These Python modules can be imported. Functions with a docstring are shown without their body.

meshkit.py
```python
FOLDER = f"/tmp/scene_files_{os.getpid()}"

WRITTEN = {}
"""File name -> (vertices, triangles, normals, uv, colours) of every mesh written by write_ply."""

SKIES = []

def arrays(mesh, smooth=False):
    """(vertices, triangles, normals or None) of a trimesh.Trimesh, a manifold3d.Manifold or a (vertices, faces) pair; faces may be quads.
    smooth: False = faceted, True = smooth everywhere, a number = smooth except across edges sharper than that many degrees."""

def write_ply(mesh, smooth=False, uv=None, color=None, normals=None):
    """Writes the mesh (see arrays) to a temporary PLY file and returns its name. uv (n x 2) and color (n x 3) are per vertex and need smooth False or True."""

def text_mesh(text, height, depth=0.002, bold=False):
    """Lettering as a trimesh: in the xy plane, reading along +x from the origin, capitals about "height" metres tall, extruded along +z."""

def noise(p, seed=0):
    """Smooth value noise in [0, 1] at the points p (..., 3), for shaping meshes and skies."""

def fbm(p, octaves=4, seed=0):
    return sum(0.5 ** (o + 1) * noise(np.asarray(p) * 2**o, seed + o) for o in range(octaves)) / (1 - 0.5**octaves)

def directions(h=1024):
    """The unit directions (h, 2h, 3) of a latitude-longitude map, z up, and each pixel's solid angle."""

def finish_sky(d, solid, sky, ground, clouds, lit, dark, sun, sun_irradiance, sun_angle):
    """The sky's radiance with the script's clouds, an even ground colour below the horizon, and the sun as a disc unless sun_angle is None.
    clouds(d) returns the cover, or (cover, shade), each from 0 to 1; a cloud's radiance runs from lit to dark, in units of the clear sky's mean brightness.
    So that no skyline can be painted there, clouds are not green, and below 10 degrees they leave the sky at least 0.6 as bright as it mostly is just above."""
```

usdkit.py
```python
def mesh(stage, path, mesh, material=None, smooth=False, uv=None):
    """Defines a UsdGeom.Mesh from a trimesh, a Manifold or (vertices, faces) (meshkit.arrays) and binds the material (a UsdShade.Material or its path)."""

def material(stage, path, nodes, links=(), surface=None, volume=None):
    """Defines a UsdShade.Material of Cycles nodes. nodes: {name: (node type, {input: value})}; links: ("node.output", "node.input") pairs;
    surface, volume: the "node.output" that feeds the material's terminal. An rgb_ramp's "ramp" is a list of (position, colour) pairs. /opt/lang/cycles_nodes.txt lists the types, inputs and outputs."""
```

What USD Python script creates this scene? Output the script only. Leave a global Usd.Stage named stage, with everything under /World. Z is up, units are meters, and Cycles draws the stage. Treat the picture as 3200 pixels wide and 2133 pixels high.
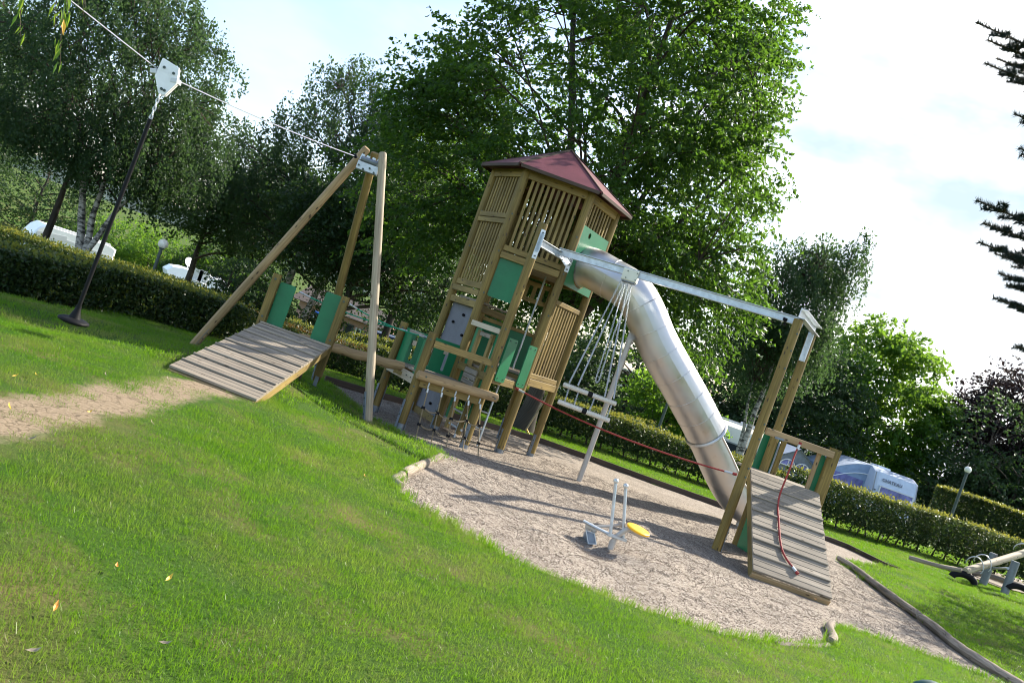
import math, random
import numpy as np, trimesh, shapely
from shapely.geometry import Polygon, LineString, Point
import meshkit, usdkit
from meshkit import fbm
from pxr import Usd, UsdGeom, UsdLux, UsdShade, Gf, Sdf, Vt

stage = Usd.Stage.CreateInMemory()
UsdGeom.SetStageUpAxis(stage, 'Z')
UsdGeom.Xform.Define(stage, '/World')
UsdGeom.Scope.Define(stage, '/World/Looks')
PI = math.pi

# ------------------------------------------------------------------ camera, sky, sun, exposure
EYE, ROLL, FPX = 1.62, math.radians(19.85), 2750.0          # FPX: focal length in pixels of the 3200 px wide photograph
SN, CS = math.sin(ROLL), math.cos(ROLL)
cam = UsdGeom.Camera.Define(stage, '/World/camera')
cam.CreateHorizontalApertureAttr(36.0)
cam.CreateFocalLengthAttr(36.0 * FPX / 3200)
cam.AddTransformOp().Set(Gf.Matrix4d(CS, 0, SN, 0, -SN, 0, CS, 0, 0, -1, 0, 0, 0, 0, EYE, 1))
cam.CreateClippingRangeAttr((0.05, 5000.0))
cam.CreateExposureAttr(1.34)

SUN_AZ, SUN_EL = math.radians(52), math.radians(37)          # azimuth from +y towards +x
SUN = np.array([math.sin(SUN_AZ) * math.cos(SUN_EL), math.cos(SUN_AZ) * math.cos(SUN_EL), math.sin(SUN_EL)])
sun = UsdLux.DistantLight.Define(stage, '/World/sun')
sun.CreateIntensityAttr(1.15); sun.CreateNormalizeAttr(True); sun.CreateAngleAttr(0.5)
sun.CreateColorAttr(Gf.Vec3f(1.0, 0.93, 0.8))
zx = SUN; xx = np.cross([0, 0, 1], zx); xx /= np.linalg.norm(xx); yx = np.cross(zx, xx)
sun.AddTransformOp().Set(Gf.Matrix4d(*xx, 0, *yx, 0, *zx, 0, 0, 0, 0, 1))
dome = UsdLux.DomeLight.Define(stage, '/World/sky')
skymat = usdkit.material(stage, '/World/Looks/sky', {
    'tc': ('texture_coordinate', {}),
    'sky': ('sky_texture', {'sky_type': 'single_scattering', 'sun_disc': False, 'sun_elevation': SUN_EL, 'sun_rotation': SUN_AZ, 'air_density': 1.0, 'aerosol_density': 1.6, 'ozone_density': 1.0}),
    'map': ('mapping', {'scale': (1.0, 1.0, 2.2)}),
    'n': ('noise_texture', {'scale': 2.6, 'detail': 6.0, 'roughness': 0.55}),
    'dot': ('vector_math', {'math_type': 'dot_product', 'vector2': tuple(float(v) for v in (SUN * [1, 1, 0.3]) / np.linalg.norm(SUN * [1, 1, 0.3]))}),
    'bias': ('map_range', {'from_min': 0.55, 'from_max': 0.98, 'to_min': -0.22, 'to_max': 0.27}),
    'sum': ('math', {'math_type': 'add'}),
    'ramp': ('rgb_ramp', {'ramp': [(0.0, (.06, .06, .06)), (0.46, (.10, .10, .10)), (0.66, (1, 1, 1)), (1.0, (1, 1, 1))]}),
    'n2': ('noise_texture', {'scale': 4.2, 'detail': 5.0, 'roughness': .5}), 'cr': ('rgb_ramp', {'ramp': [(.38, (2.6, 3.2, 3.65)), (.45, (3.4, 3.7, 3.9)), (.58, (9, 9, 9.2)), (1, (13, 13, 13))]}), 'mix': ('mix_color', {}),
    'bg': ('background_shader', {'strength': 0.12}),
}, [('tc.generated', 'map.vector'), ('map.vector', 'n2.vector'), ('n2.fac', 'cr.fac'), ('cr.color', 'mix.b'), ('map.vector', 'n.vector'), ('tc.generated', 'dot.vector1'), ('dot.value', 'bias.value'), ('n.fac', 'sum.value1'), ('bias.result', 'sum.value2'),
    ('sum.value', 'ramp.fac'), ('ramp.color', 'mix.fac'), ('sky.color', 'mix.a'), ('mix.result', 'bg.color')], surface='bg.background')
UsdShade.MaterialBindingAPI.Apply(dome.GetPrim()).Bind(skymat)


def tag(prim, label=None, category=None, group=None, kind=None):
    for k, v in (('label', label), ('category', category), ('group', group), ('kind', kind)):
        if v:
            prim.SetCustomDataByKey(k, v)
    return prim


tag(dome.GetPrim(), 'bright hazy sky with thin white cloud', 'sky', kind='structure')

# ------------------------------------------------------------------ helpers


def uv_dir(px, py):
    dx, dy = px - 1600.0, py - 1066.5
    return dx * CS + dy * SN, -dx * SN + dy * CS


def at(px, py, d):
    """The point seen at pixel (px, py) of the 3200 px photograph, d metres in front of the camera."""
    u, v = uv_dir(px, py)
    return np.array([u * d / FPX, d, EYE - v * d / FPX])


def atD(px, py, d):
    return at(px * 1.3605, py * 1.3605, d)


def on_plane(px, py, z=0.0):
    u, v = uv_dir(px, py)
    return at(px, py, (EYE - z) * FPX / v)


def gD(px, py, z=0.03):
    return on_plane(px * 1.3605, py * 1.3605, z)


names = {}


def numbered(parent, name):
    k = (parent, name)
    names[k] = names.get(k, -1) + 1
    return f'{parent}/{name}' + (f'_{names[k]:03d}' if names[k] else '')


rs = np.random.default_rng(7)


class Mesh:
    """Collects vertices, triangles and uvs of one mesh."""

    def __init__(self):
        self.v, self.f, self.uv, self.n = [], [], [], 0
        self.off = rs.random(2) * 50

    def add(self, v, f, uv=None):
        v = np.asarray(v, float); f = np.asarray(f, int)
        self.v.append(v); self.f.append(f + self.n); self.n += len(v)
        self.uv.append((np.asarray(uv, float) if uv is not None else v[:, :2]) + self.off)
        return self

    def bar(self, p0, p1, w, h, up=(0, 0, 1), ch=0.004):
        """A board from p0 to p1: w wide across, h thick along up, with chamfered edges."""
        p0, p1 = np.asarray(p0, float), np.asarray(p1, float)
        a = p1 - p0; L = np.linalg.norm(a); a = a / L
        up = np.asarray(up, float); up = up - a * (up @ a)
        if np.linalg.norm(up) < 1e-6:
            up = np.cross(a, [1, 0, 0.3])
        up /= np.linalg.norm(up); b = np.cross(up, a)
        ch = min(ch, w * .3, h * .3)
        W, H = w / 2, h / 2
        prof = [(-W + ch, -H), (W - ch, -H), (W, -H + ch), (W, H - ch), (W - ch, H), (-W + ch, H), (-W, H - ch), (-W, -H + ch)]
        g = np.cumsum([0] + [math.dist(prof[i], prof[(i + 1) % 8]) for i in range(8)])
        for i in range(8):
            q = [prof[i], prof[(i + 1) % 8]]
            V = [p + b * s[0] + up * s[1] for p in (p0, p1) for s in q]
            self.add(V, [(0, 1, 3), (0, 3, 2)], [(0, g[i]), (0, g[i + 1]), (L, g[i]), (L, g[i + 1])])
        for p, o in ((p0, -1), (p1, 1)):
            V = [p + b * s[0] + up * s[1] for s in prof]
            F = [(0, i, i + 1) if o > 0 else (0, i + 1, i) for i in range(1, 7)]
            self.add(V, F, [(s[0] * .3, s[1]) for s in prof])
        return self

    def tube(self, pts, r, n=12, cap=True, bend=None):
        pts = np.asarray(pts, float); k = len(pts)
        r = np.broadcast_to(np.asarray(r, float), k)
        t = np.gradient(pts, axis=0); t /= np.linalg.norm(t, axis=1, keepdims=True) + 1e-12
        ref = np.array([0, 0, 1.0]) if abs(t[0][2]) < .9 else np.array([1.0, 0, 0])
        A = np.cross(t[0], ref); A /= np.linalg.norm(A)
        rings, uvs = [], []
        L = np.concatenate([[0], np.cumsum(np.linalg.norm(np.diff(pts, axis=0), axis=1))])
        th = np.linspace(0, 2 * PI, n + 1)
        for i in range(k):
            A = A - t[i] * (A @ t[i]); A /= np.linalg.norm(A); B = np.cross(t[i], A)
            rings.append(pts[i] + r[i] * (np.cos(th)[:, None] * A + np.sin(th)[:, None] * B))
            uvs.append(np.stack([np.full(n + 1, L[i]), th * max(r[i], .01)], 1))
        idx = np.arange(k * (n + 1)).reshape(k, n + 1)
        a, b, c, d = idx[:-1, :-1], idx[:-1, 1:], idx[1:, 1:], idx[1:, :-1]
        self.add(np.vstack(rings), np.vstack([np.stack([a, b, c], -1).reshape(-1, 3), np.stack([a, c, d], -1).reshape(-1, 3)]), np.vstack(uvs))
        if cap:
            for i, o in ((0, -1), (k - 1, 1)):
                V = np.vstack([rings[i][:-1], pts[i:i + 1]])
                F = [((j, (j + 1) % n, n) if o > 0 else ((j + 1) % n, j, n)) for j in range(n)]
                self.add(V, F, np.stack([np.append(np.cos(th[:-1]), 0) * r[i] * .3, np.append(np.sin(th[:-1]), 0) * r[i]], 1))
        return self

    def tri(self, tm):
        v = np.asarray(tm.vertices); f = np.asarray(tm.faces)
        v2 = v[f].reshape(-1, 3)
        return self.add(v2, np.arange(len(v2)).reshape(-1, 3))

    def box(self, c, s, ch=.004):
        c = np.asarray(c, float)
        return self.bar(c - [s[0] / 2, 0, 0], c + [s[0] / 2, 0, 0], s[1], s[2], ch=ch)

    def sphere(self, c, r, sub=2, sc=(1, 1, 1)):
        m = trimesh.creation.icosphere(sub, r)
        return self.add(m.vertices * np.asarray(sc) + c, m.faces)

    def arrays(self):
        return np.vstack(self.v), np.vstack(self.f), np.vstack(self.uv)


class Thing:
    def __init__(self, name, label, category, loc=(0, 0, 0), rot=0.0, group=None, kind=None):
        self.path = numbered('/World', name); self.loc = np.asarray(loc, float); self.rot = rot
        x = UsdGeom.Xform.Define(stage, self.path); x.AddTranslateOp().Set(Gf.Vec3d(*map(float, loc)))
        if rot:
            x.AddRotateZOp().Set(math.degrees(rot))
        self.prim = tag(x.GetPrim(), label, category, group, kind)

    def part(self, name, mesh, mat, parent=None, smooth=False, world=True, label=None, kind=None, prim=None):
        """One Mesh prim below this thing (or below the part at path parent)."""
        v, f, uv = mesh.arrays()
        if world:
            v = v - self.loc
            if self.rot:
                c, s = math.cos(-self.rot), math.sin(-self.rot)
                v = np.stack([v[:, 0] * c - v[:, 1] * s, v[:, 0] * s + v[:, 1] * c, v[:, 2]], 1)
        p = numbered(parent or self.path, name)
        m = usdkit.mesh(stage, p, (v, f), mat, smooth=smooth, uv=uv)
        tag(m.GetPrim(), label, None, None, kind)
        return p


def single(name, mesh, mat, label, category, group=None, kind=None, smooth=False):
    v, f, uv = mesh.arrays()
    p = numbered('/World', name)
    m = usdkit.mesh(stage, p, (v, f), mat, smooth=smooth, uv=uv)
    tag(m.GetPrim(), label, category, group, kind)
    return p


def curve(pts, n):
    """Catmull-Rom through pts, n points."""
    P = np.asarray(pts, float)
    d = np.concatenate([[0], np.cumsum(np.linalg.norm(np.diff(P, axis=0), axis=1))])
    from scipy.interpolate import PchipInterpolator, CubicSpline
    return CubicSpline(d, P)(np.linspace(0, d[-1], n))


def sag(a, b, s, n=24):
    t = np.linspace(0, 1, n)[:, None]
    return np.asarray(a) * (1 - t) + np.asarray(b) * t - np.array([0, 0, 1.0]) * (4 * s * t * (1 - t))


def rotz(v, a):
    c, s = math.cos(a), math.sin(a)
    return np.array([v[0] * c - v[1] * s, v[0] * s + v[1] * c, *v[2:]])

# ------------------------------------------------------------------ materials
LK = '/World/Looks/'
mat = {}


def simple(name, color, rough=.5, metal=0.0, var=.0, scale=6.0, bump=0.0, bscale=60.0, spec=.5, extra=None):
    c = np.array(color)
    nodes = {'g': ('texture_coordinate', {}), 'n': ('noise_texture', {'scale': scale, 'detail': 5.0, 'roughness': .6}),
             'r': ('rgb_ramp', {'ramp': [(0.25, tuple(c * (1 - var))), (0.75, tuple(np.minimum(c * (1 + var), .95)))]}),
             'p': ('principled_bsdf', {'roughness': rough, 'metallic': metal, 'specular_ior_level': spec, **(extra or {})}),
             'n2': ('noise_texture', {'scale': bscale, 'detail': 4.0}), 'b': ('bump', {'strength': min(1.0, bump), 'distance': .01}),
             'rr': ('map_range', {'from_min': .3, 'from_max': .7, 'to_min': rough * .8, 'to_max': min(1, rough * 1.2)})}
    links = [('g.object', 'n.vector'), ('n.fac', 'r.fac'), ('r.color', 'p.base_color'), ('g.object', 'n2.vector'), ('n2.fac', 'rr.value'), ('rr.result', 'p.roughness')]
    if bump:
        links += [('n2.fac', 'b.height'), ('b.normal', 'p.normal')]
    mat[name] = usdkit.material(stage, LK + name, nodes, links, surface='p.BSDF')


def wood(name, dark, light, rough=.65, knot=(.05, .03, .015), tone=.35, check=0.0):
    nodes = {'t': ('texture_coordinate', {}), 'm': ('mapping', {'scale': (2.2, 55, 1)}), 'n': ('noise_texture', {'scale': 1.0, 'detail': 5.0, 'roughness': .65, 'distortion': .4}),
             'r': ('rgb_ramp', {'ramp': [(0.3, dark), (0.7, light)]}),
             'mt': ('mapping', {'scale': (.9, 1.7, 1)}), 'nt': ('noise_texture', {'scale': 1.0, 'detail': 3.0}),
             'tr': ('map_range', {'from_min': .3, 'from_max': .7, 'to_min': 1 - tone, 'to_max': 1 + tone}),
             'mul': ('mix_color', {'blend_type': 'multiply', 'fac': 1.0, 'use_clamp': False}), 'cc': ('combine_color', {}),
             'mk': ('mapping', {'scale': (5.0, 14, 1)}), 'vk': ('voronoi_texture', {'scale': 1.0, 'randomness': 1.0}),
             'kr': ('map_range', {'from_min': .09, 'from_max': .17, 'to_min': 1.0, 'to_max': 0.0, 'clamp': True}),
             'km': ('mix_color', {'b': knot}),
             'p': ('principled_bsdf', {'roughness': rough, 'specular_ior_level': .35}), 'b': ('bump', {'strength': .35, 'distance': .004})}
    links = [('t.UV', 'm.vector'), ('m.vector', 'n.vector'), ('n.fac', 'r.fac'), ('t.UV', 'mt.vector'), ('mt.vector', 'nt.vector'), ('nt.fac', 'tr.value'),
             ('tr.result', 'cc.r'), ('tr.result', 'cc.g'), ('tr.result', 'cc.b'), ('r.color', 'mul.a'), ('cc.color', 'mul.b'),
             ('t.UV', 'mk.vector'), ('mk.vector', 'vk.vector'), ('vk.distance', 'kr.value'), ('kr.result', 'km.fac'), ('mul.result', 'km.a'),
             ('km.result', 'p.base_color'), ('n.fac', 'b.height'), ('b.normal', 'p.normal')]
    mat[name] = usdkit.material(stage, LK + name, nodes, links, surface='p.BSDF')


def leaf(name, c1, c2, trans=.45, tcol=None, rough=.45, dry=None, dry_amt=.0, pos=None):
    """Leaf material: each leaf its own tone; light passes through."""
    tcol = tcol or tuple(np.minimum(np.array(c2) * [1.7, 1.5, .6], .9))
    nodes = {'g': ('geometry', {}), 'r': ('rgb_ramp', {'ramp': [(0, c1), (1 - dry_amt - .001, c2)] + ([(1 - dry_amt, dry), (1, dry)] if dry else [(1, c2)])}),
             'p': ('principled_bsdf', {'roughness': rough, 'specular_ior_level': .28}), 't': ('translucent_bsdf', {}), 'hs': ('mix_color', {'fac': .75, 'b': tcol}), 'mx': ('mix_closure', {'fac': trans})}
    links = [('g.random_per_island', 'r.fac'), ('r.color', 'p.base_color'), ('r.color', 'hs.a'), ('hs.result', 't.color'), ('p.BSDF', 'mx.closure1'), ('t.BSDF', 'mx.closure2')]
    src = 'r.color'
    if pos:
        sc, lo, hi, col = pos
        nodes |= {'pn': ('noise_texture', {'scale': sc, 'detail': 4.0, 'roughness': .6}), 'pr': ('map_range', {'from_min': lo, 'from_max': hi, 'clamp': True}), 'pm': ('mix_color', {'b': col})}
        links = [l for l in links if l[0] != 'r.color'] + [('g.position', 'pn.vector'), ('pn.fac', 'pr.value'), ('pr.result', 'pm.fac'), ('r.color', 'pm.a'), ('pm.result', 'p.base_color'), ('pm.result', 'hs.a')]
    if name == 'blade':                                                     # darker bluish tufts and fresher yellow green sweeps
        nodes |= {'q1': ('noise_texture', {'scale': 4.5, 'detail': 4.0, 'roughness': .65}), 'q1r': ('map_range', {'from_min': .48, 'from_max': .70, 'to_max': .75, 'clamp': True}), 'q1m': ('mix_color', {'b': (.030, .095, .018)}),
                  'q2': ('noise_texture', {'scale': .75, 'detail': 3.0}), 'q2r': ('map_range', {'from_min': .44, 'from_max': .66, 'to_max': .8, 'clamp': True}), 'q2m': ('mix_color', {'b': (.115, .205, .012)}), 'off': ('vector_math', {'math_type': 'add', 'vector2': (13.0, 7.0, 0.0)})}
        links = [l for l in links if l[0] != 'r.color'] + [('g.position', 'off.vector1'), ('off.vector', 'q1.vector'), ('off.vector', 'q2.vector'), ('q2.fac', 'q2r.value'), ('q2r.result', 'q2m.fac'), ('r.color', 'q2m.a'),
                 ('q1.fac', 'q1r.value'), ('q1r.result', 'q1m.fac'), ('q2m.result', 'q1m.a'), ('q1m.result', 'pm.a')]
    mat[name] = usdkit.material(stage, LK + name, nodes, links, surface='mx.closure')


wood('post_wood', (.10, .066, .014), (.225, .155, .040), tone=.35)
wood('slat_wood', (.125, .085, .024), (.27, .188, .060), tone=.45)
wood('grey_post_wood', (.22, .17, .11), (.38, .31, .21), knot=(.12, .08, .05), tone=.2)
wood('plank_wood', (.16, .13, .098), (.34, .285, .22), rough=.75, knot=(.10, .075, .05), tone=.35)
wood('log_wood', (.22, .14, .065), (.38, .26, .13), tone=.25)
wood('old_log', (.12, .095, .07), (.33, .27, .21), rough=.85, knot=(.06, .045, .03), tone=.5)
wood('dark_board', (.035, .022, .015), (.075, .05, .035), rough=.8, tone=.3)
wood('pale_wood', (.36, .29, .20), (.55, .46, .33), tone=.25)
wood('bark', (.02, .017, .012), (.065, .054, .042), rough=.9, tone=.4)
wood('twig', (.03, .022, .015), (.08, .06, .04), rough=.9, tone=.3)
simple('green_panel', (.006, .13, .05), rough=.38, var=.18, scale=3)
simple('maroon_roof', (.15, .045, .058), rough=.42, var=.3, scale=2.2)
simple('grey_wall', (.13, .13, .145), rough=.6, var=.15)
simple('galvanised', (.50, .53, .56), rough=.42, metal=.85, var=.2, scale=14)
simple('grey_steel', (.19, .21, .235), rough=.5, metal=.6, var=.2, scale=10)
simple('stainless', (.55, .54, .53), rough=.43, metal=1.0, var=.05, scale=3, bscale=5)
simple('pole_steel', (.42, .38, .34), rough=.5, metal=.4, var=.15)
simple('black_plastic', (.007, .007, .008), rough=.6, spec=.15)
simple('white_plate', (.78, .77, .76), rough=.35, var=.08, scale=3)
simple('rope_red', (.27, .028, .022), rough=.7, var=.25, scale=40, bump=.5, bscale=220)
simple('rope_green', (.0, .22, .12), rough=.7, var=.2, scale=40)
simple('rope_hemp', (.25, .19, .11), rough=.85, var=.3, scale=60, bump=.6, bscale=260)
simple('rope_grey', (.36, .38, .42), rough=.6, var=.25, scale=60, bump=.6, bscale=200)
simple('rope_pale', (.62, .56, .47), rough=.85, var=.25, scale=70, bump=.9, bscale=150)
simple('clamp', (.52, .52, .51), rough=.4, metal=.7)
simple('yellow_plastic', (.80, .42, .012), rough=.35, var=.05)
simple('white_paint', (.78, .79, .80), rough=.3, var=.04)
simple('cream_paint', (.62, .60, .48), rough=.35, var=.06)
simple('blue_awning', (.22, .30, .44), rough=.7, var=.12)
simple('pale_blue', (.43, .49, .59), rough=.45, var=.08)
simple('grey_cloth', (.14, .16, .19), rough=.8, var=.2)
simple('dark_glass', (.02, .025, .03), rough=.08)
simple('violet_glass', (.16, .16, .36), rough=.12, var=.6, scale=4)
simple('grey_trim', (.25, .26, .28), rough=.5)
simple('light_trim', (.55, .56, .57), rough=.5)
simple('lettering', (.10, .11, .14), rough=.5)
simple('teal_paint', (.06, .20, .22), rough=.3, var=.06)
simple('tyre', (.02, .02, .02), rough=.8)
simple('navy_cover', (.018, .03, .07), rough=.5, var=.3)
simple('pink_wall', (.50, .30, .25), rough=.85, var=.08, scale=2)
simple('roof_tile', (.05, .037, .032), rough=.85, var=.5, scale=5)
simple('blue_paint', (.02, .12, .50), rough=.35)
simple('red_lamp', (.5, .01, .01), rough=.3)
simple('globe', (.80, .76, .66), rough=.25)
simple('lamp_post', (.05, .07, .06), rough=.5)
simple('dark_green_plastic', (.004, .05, .045), rough=.4)
simple('orange_leaf', (.55, .22, .03), rough=.6, var=.3)
simple('yellow_leaf', (.55, .36, .03), rough=.6, var=.3)
simple('dry_leaf', (.27, .22, .155), rough=.8, var=.3)
simple('field_grass', (.22, .27, .09), rough=.95, var=.25, scale=.03)
simple('forest_hill', (.03, .055, .05), rough=1.0, var=.35, scale=.08, bump=1, bscale=.4)
mat['chain'] = mat['galvanised']

leaf('leaf_tree', (.024, .060, .012), (.056, .120, .022), trans=.46, tcol=(.17, .34, .025))
leaf('leaf_birch', (.026, .055, .024), (.056, .100, .040), trans=.38, tcol=(.13, .24, .06), rough=.55)
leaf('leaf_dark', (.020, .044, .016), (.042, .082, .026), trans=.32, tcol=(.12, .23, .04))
leaf('leaf_walnut', (.036, .095, .012), (.078, .175, .024), trans=.52, tcol=(.30, .52, .04))
leaf('leaf_purple', (.016, .009, .010), (.032, .016, .016), trans=.12, tcol=(.06, .025, .015))
leaf('leaf_hedge', (.020, .044, .012), (.050, .088, .022), trans=.24, tcol=(.22, .28, .04), rough=.38)
leaf('leaf_hedge_tip', (.06, .10, .018), (.14, .16, .03), trans=.4, tcol=(.42, .40, .06), rough=.4, dry=(.25, .08, .03), dry_amt=.06)
leaf('leaf_hedge_red', (.05, .06, .015), (.14, .055, .02), trans=.3, tcol=(.22, .12, .03))
leaf('leaf_willow', (.05, .13, .015), (.11, .22, .03), trans=.5, tcol=(.35, .5, .05))
leaf('needle', (.010, .022, .018), (.020, .040, .034), trans=.05)
leaf('blade', (.040, .125, .007), (.095, .215, .014), trans=.46, tcol=(.26, .50, .015), rough=.40, dry=(.24, .215, .10), dry_amt=.06, pos=(1.3, .46, .66, (.205, .17, .07)))

def birch_bark():
    nodes = {'g': ('texture_coordinate', {}), 'm': ('mapping', {'scale': (3, 3, 9)}), 'n': ('noise_texture', {'scale': 1.5, 'detail': 5.0, 'roughness': .7}),
             'r': ('rgb_ramp', {'ramp': [(0.0, (.02, .018, .015)), (0.44, (.04, .035, .03)), (0.52, (.36, .33, .29)), (1.0, (.55, .52, .47))]}), 'p': ('principled_bsdf', {'roughness': .8})}
    mat['birch_bark'] = usdkit.material(stage, LK + 'birch_bark', nodes, [('g.object', 'm.vector'), ('m.vector', 'n.vector'), ('n.fac', 'r.fac'), ('r.color', 'p.base_color')], surface='p.BSDF')
birch_bark()

def ground_mats():
    # lawn soil: mossy earth between the blades, bare clay where the primvar "bare" says so
    nodes = {'g': ('geometry', {}), 'n': ('noise_texture', {'scale': 1.1, 'detail': 4.0, 'roughness': .6}), 'pr': ('map_range', {'from_min': .48, 'from_max': .72, 'clamp': True}),
             'n2': ('noise_texture', {'scale': 45.0, 'detail': 6.0, 'roughness': .7}), 'r2': ('rgb_ramp', {'ramp': [(.3, (.030, .065, .009)), (.7, (.065, .125, .018))]}),
             'dry': ('mix_color', {'b': (.16, .125, .055)}), 'a': ('attribute', {'attribute': 'bare'}),
             'n3': ('noise_texture', {'scale': 3.2, 'detail': 7.0, 'roughness': .72}), 'as': ('math', {'math_type': 'add'}), 'ar': ('map_range', {'from_min': .90, 'from_max': 1.22, 'clamp': True}),
             'dn': ('noise_texture', {'scale': 9.0, 'detail': 4.0}), 'dv': ('mix_vector', {'fac': .12}), 'v': ('voronoi_texture', {'feature': 'distance_to_edge', 'scale': 11.0}), 'vr': ('map_range', {'from_min': .0, 'from_max': .05, 'to_min': .0, 'to_max': 1.0, 'clamp': True}),
             'clay': ('rgb_ramp', {'ramp': [(.3, (.22, .165, .105)), (.7, (.34, .265, .185))]}), 'crack': ('mix_color', {'a': (.115, .086, .056)}), 'fin': ('mix_color', {}),
             'p': ('principled_bsdf', {'roughness': .95, 'specular_ior_level': .1}), 'b': ('bump', {'strength': .8, 'distance': .02})}
    links = [('g.position', 'n.vector'), ('n.fac', 'pr.value'), ('g.position', 'n2.vector'), ('n2.fac', 'r2.fac'), ('r2.color', 'dry.a'), ('pr.result', 'dry.fac'), ('g.position', 'n3.vector'),
             ('a.fac', 'as.value1'), ('n3.fac', 'as.value2'), ('as.value', 'ar.value'), ('g.position', 'dn.vector'), ('g.position', 'dv.a'), ('dn.color', 'dv.b'), ('dv.result', 'v.vector'), ('v.distance', 'vr.value'), ('n2.fac', 'clay.fac'), ('vr.result', 'crack.fac'), ('clay.color', 'crack.b'),
             ('ar.result', 'fin.fac'), ('dry.result', 'fin.a'), ('crack.result', 'fin.b'), ('fin.result', 'p.base_color'), ('n2.fac', 'b.height'), ('b.normal', 'p.normal')]
    mat['lawn'] = usdkit.material(stage, LK + 'lawn', nodes, links, surface='p.BSDF')
    nodes = {'g': ('geometry', {}), 'v': ('voronoi_texture', {'scale': 62.0, 'randomness': 1.0}), 'hs': ('separate_color', {}),
             'r': ('rgb_ramp', {'ramp': [(0, (.155, .122, .094)), (.35, (.235, .193, .153)), (.7, (.30, .252, .205)), (1, (.39, .345, .295))]}),
             'n': ('noise_texture', {'scale': 2.0, 'detail': 5.0}), 'nr': ('map_range', {'from_min': .3, 'from_max': .7, 'to_min': .82, 'to_max': 1.12}), 'mu': ('vector_math', {'math_type': 'scale'}),
             'p': ('principled_bsdf', {'roughness': .9, 'specular_ior_level': .2}), 'b': ('bump', {'strength': 1.0, 'distance': .007, 'invert': True}), 'nb': ('noise_texture', {'scale': 16.0, 'detail': 3.0, 'roughness': .6}), 'b2': ('bump', {'strength': .8, 'distance': .007})}
    links = [('g.position', 'v.vector'), ('v.color', 'hs.color'), ('hs.r', 'r.fac'), ('r.color', 'mu.vector1'), ('g.position', 'n.vector'), ('n.fac', 'nr.value'), ('nr.result', 'mu.scale'), ('mu.vector', 'p.base_color'), ('v.distance', 'b.height'), ('g.position', 'nb.vector'), ('nb.fac', 'b2.height'), ('b2.normal', 'b.normal'), ('b.normal', 'p.normal')]
    mat['gravel'] = usdkit.material(stage, LK + 'gravel', nodes, links, surface='p.BSDF')
    nodes = {'g': ('geometry', {}), 'r': ('rgb_ramp', {'ramp': [(0, (.17, .135, .11)), (.4, (.27, .225, .19)), (.75, (.35, .305, .26)), (1, (.48, .435, .39))]}), 'p': ('principled_bsdf', {'roughness': .85, 'specular_ior_level': .25})}
    mat['stone'] = usdkit.material(stage, LK + 'stone', nodes, [('g.random_per_island', 'r.fac'), ('r.color', 'p.base_color')], surface='p.BSDF')
ground_mats()

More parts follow.
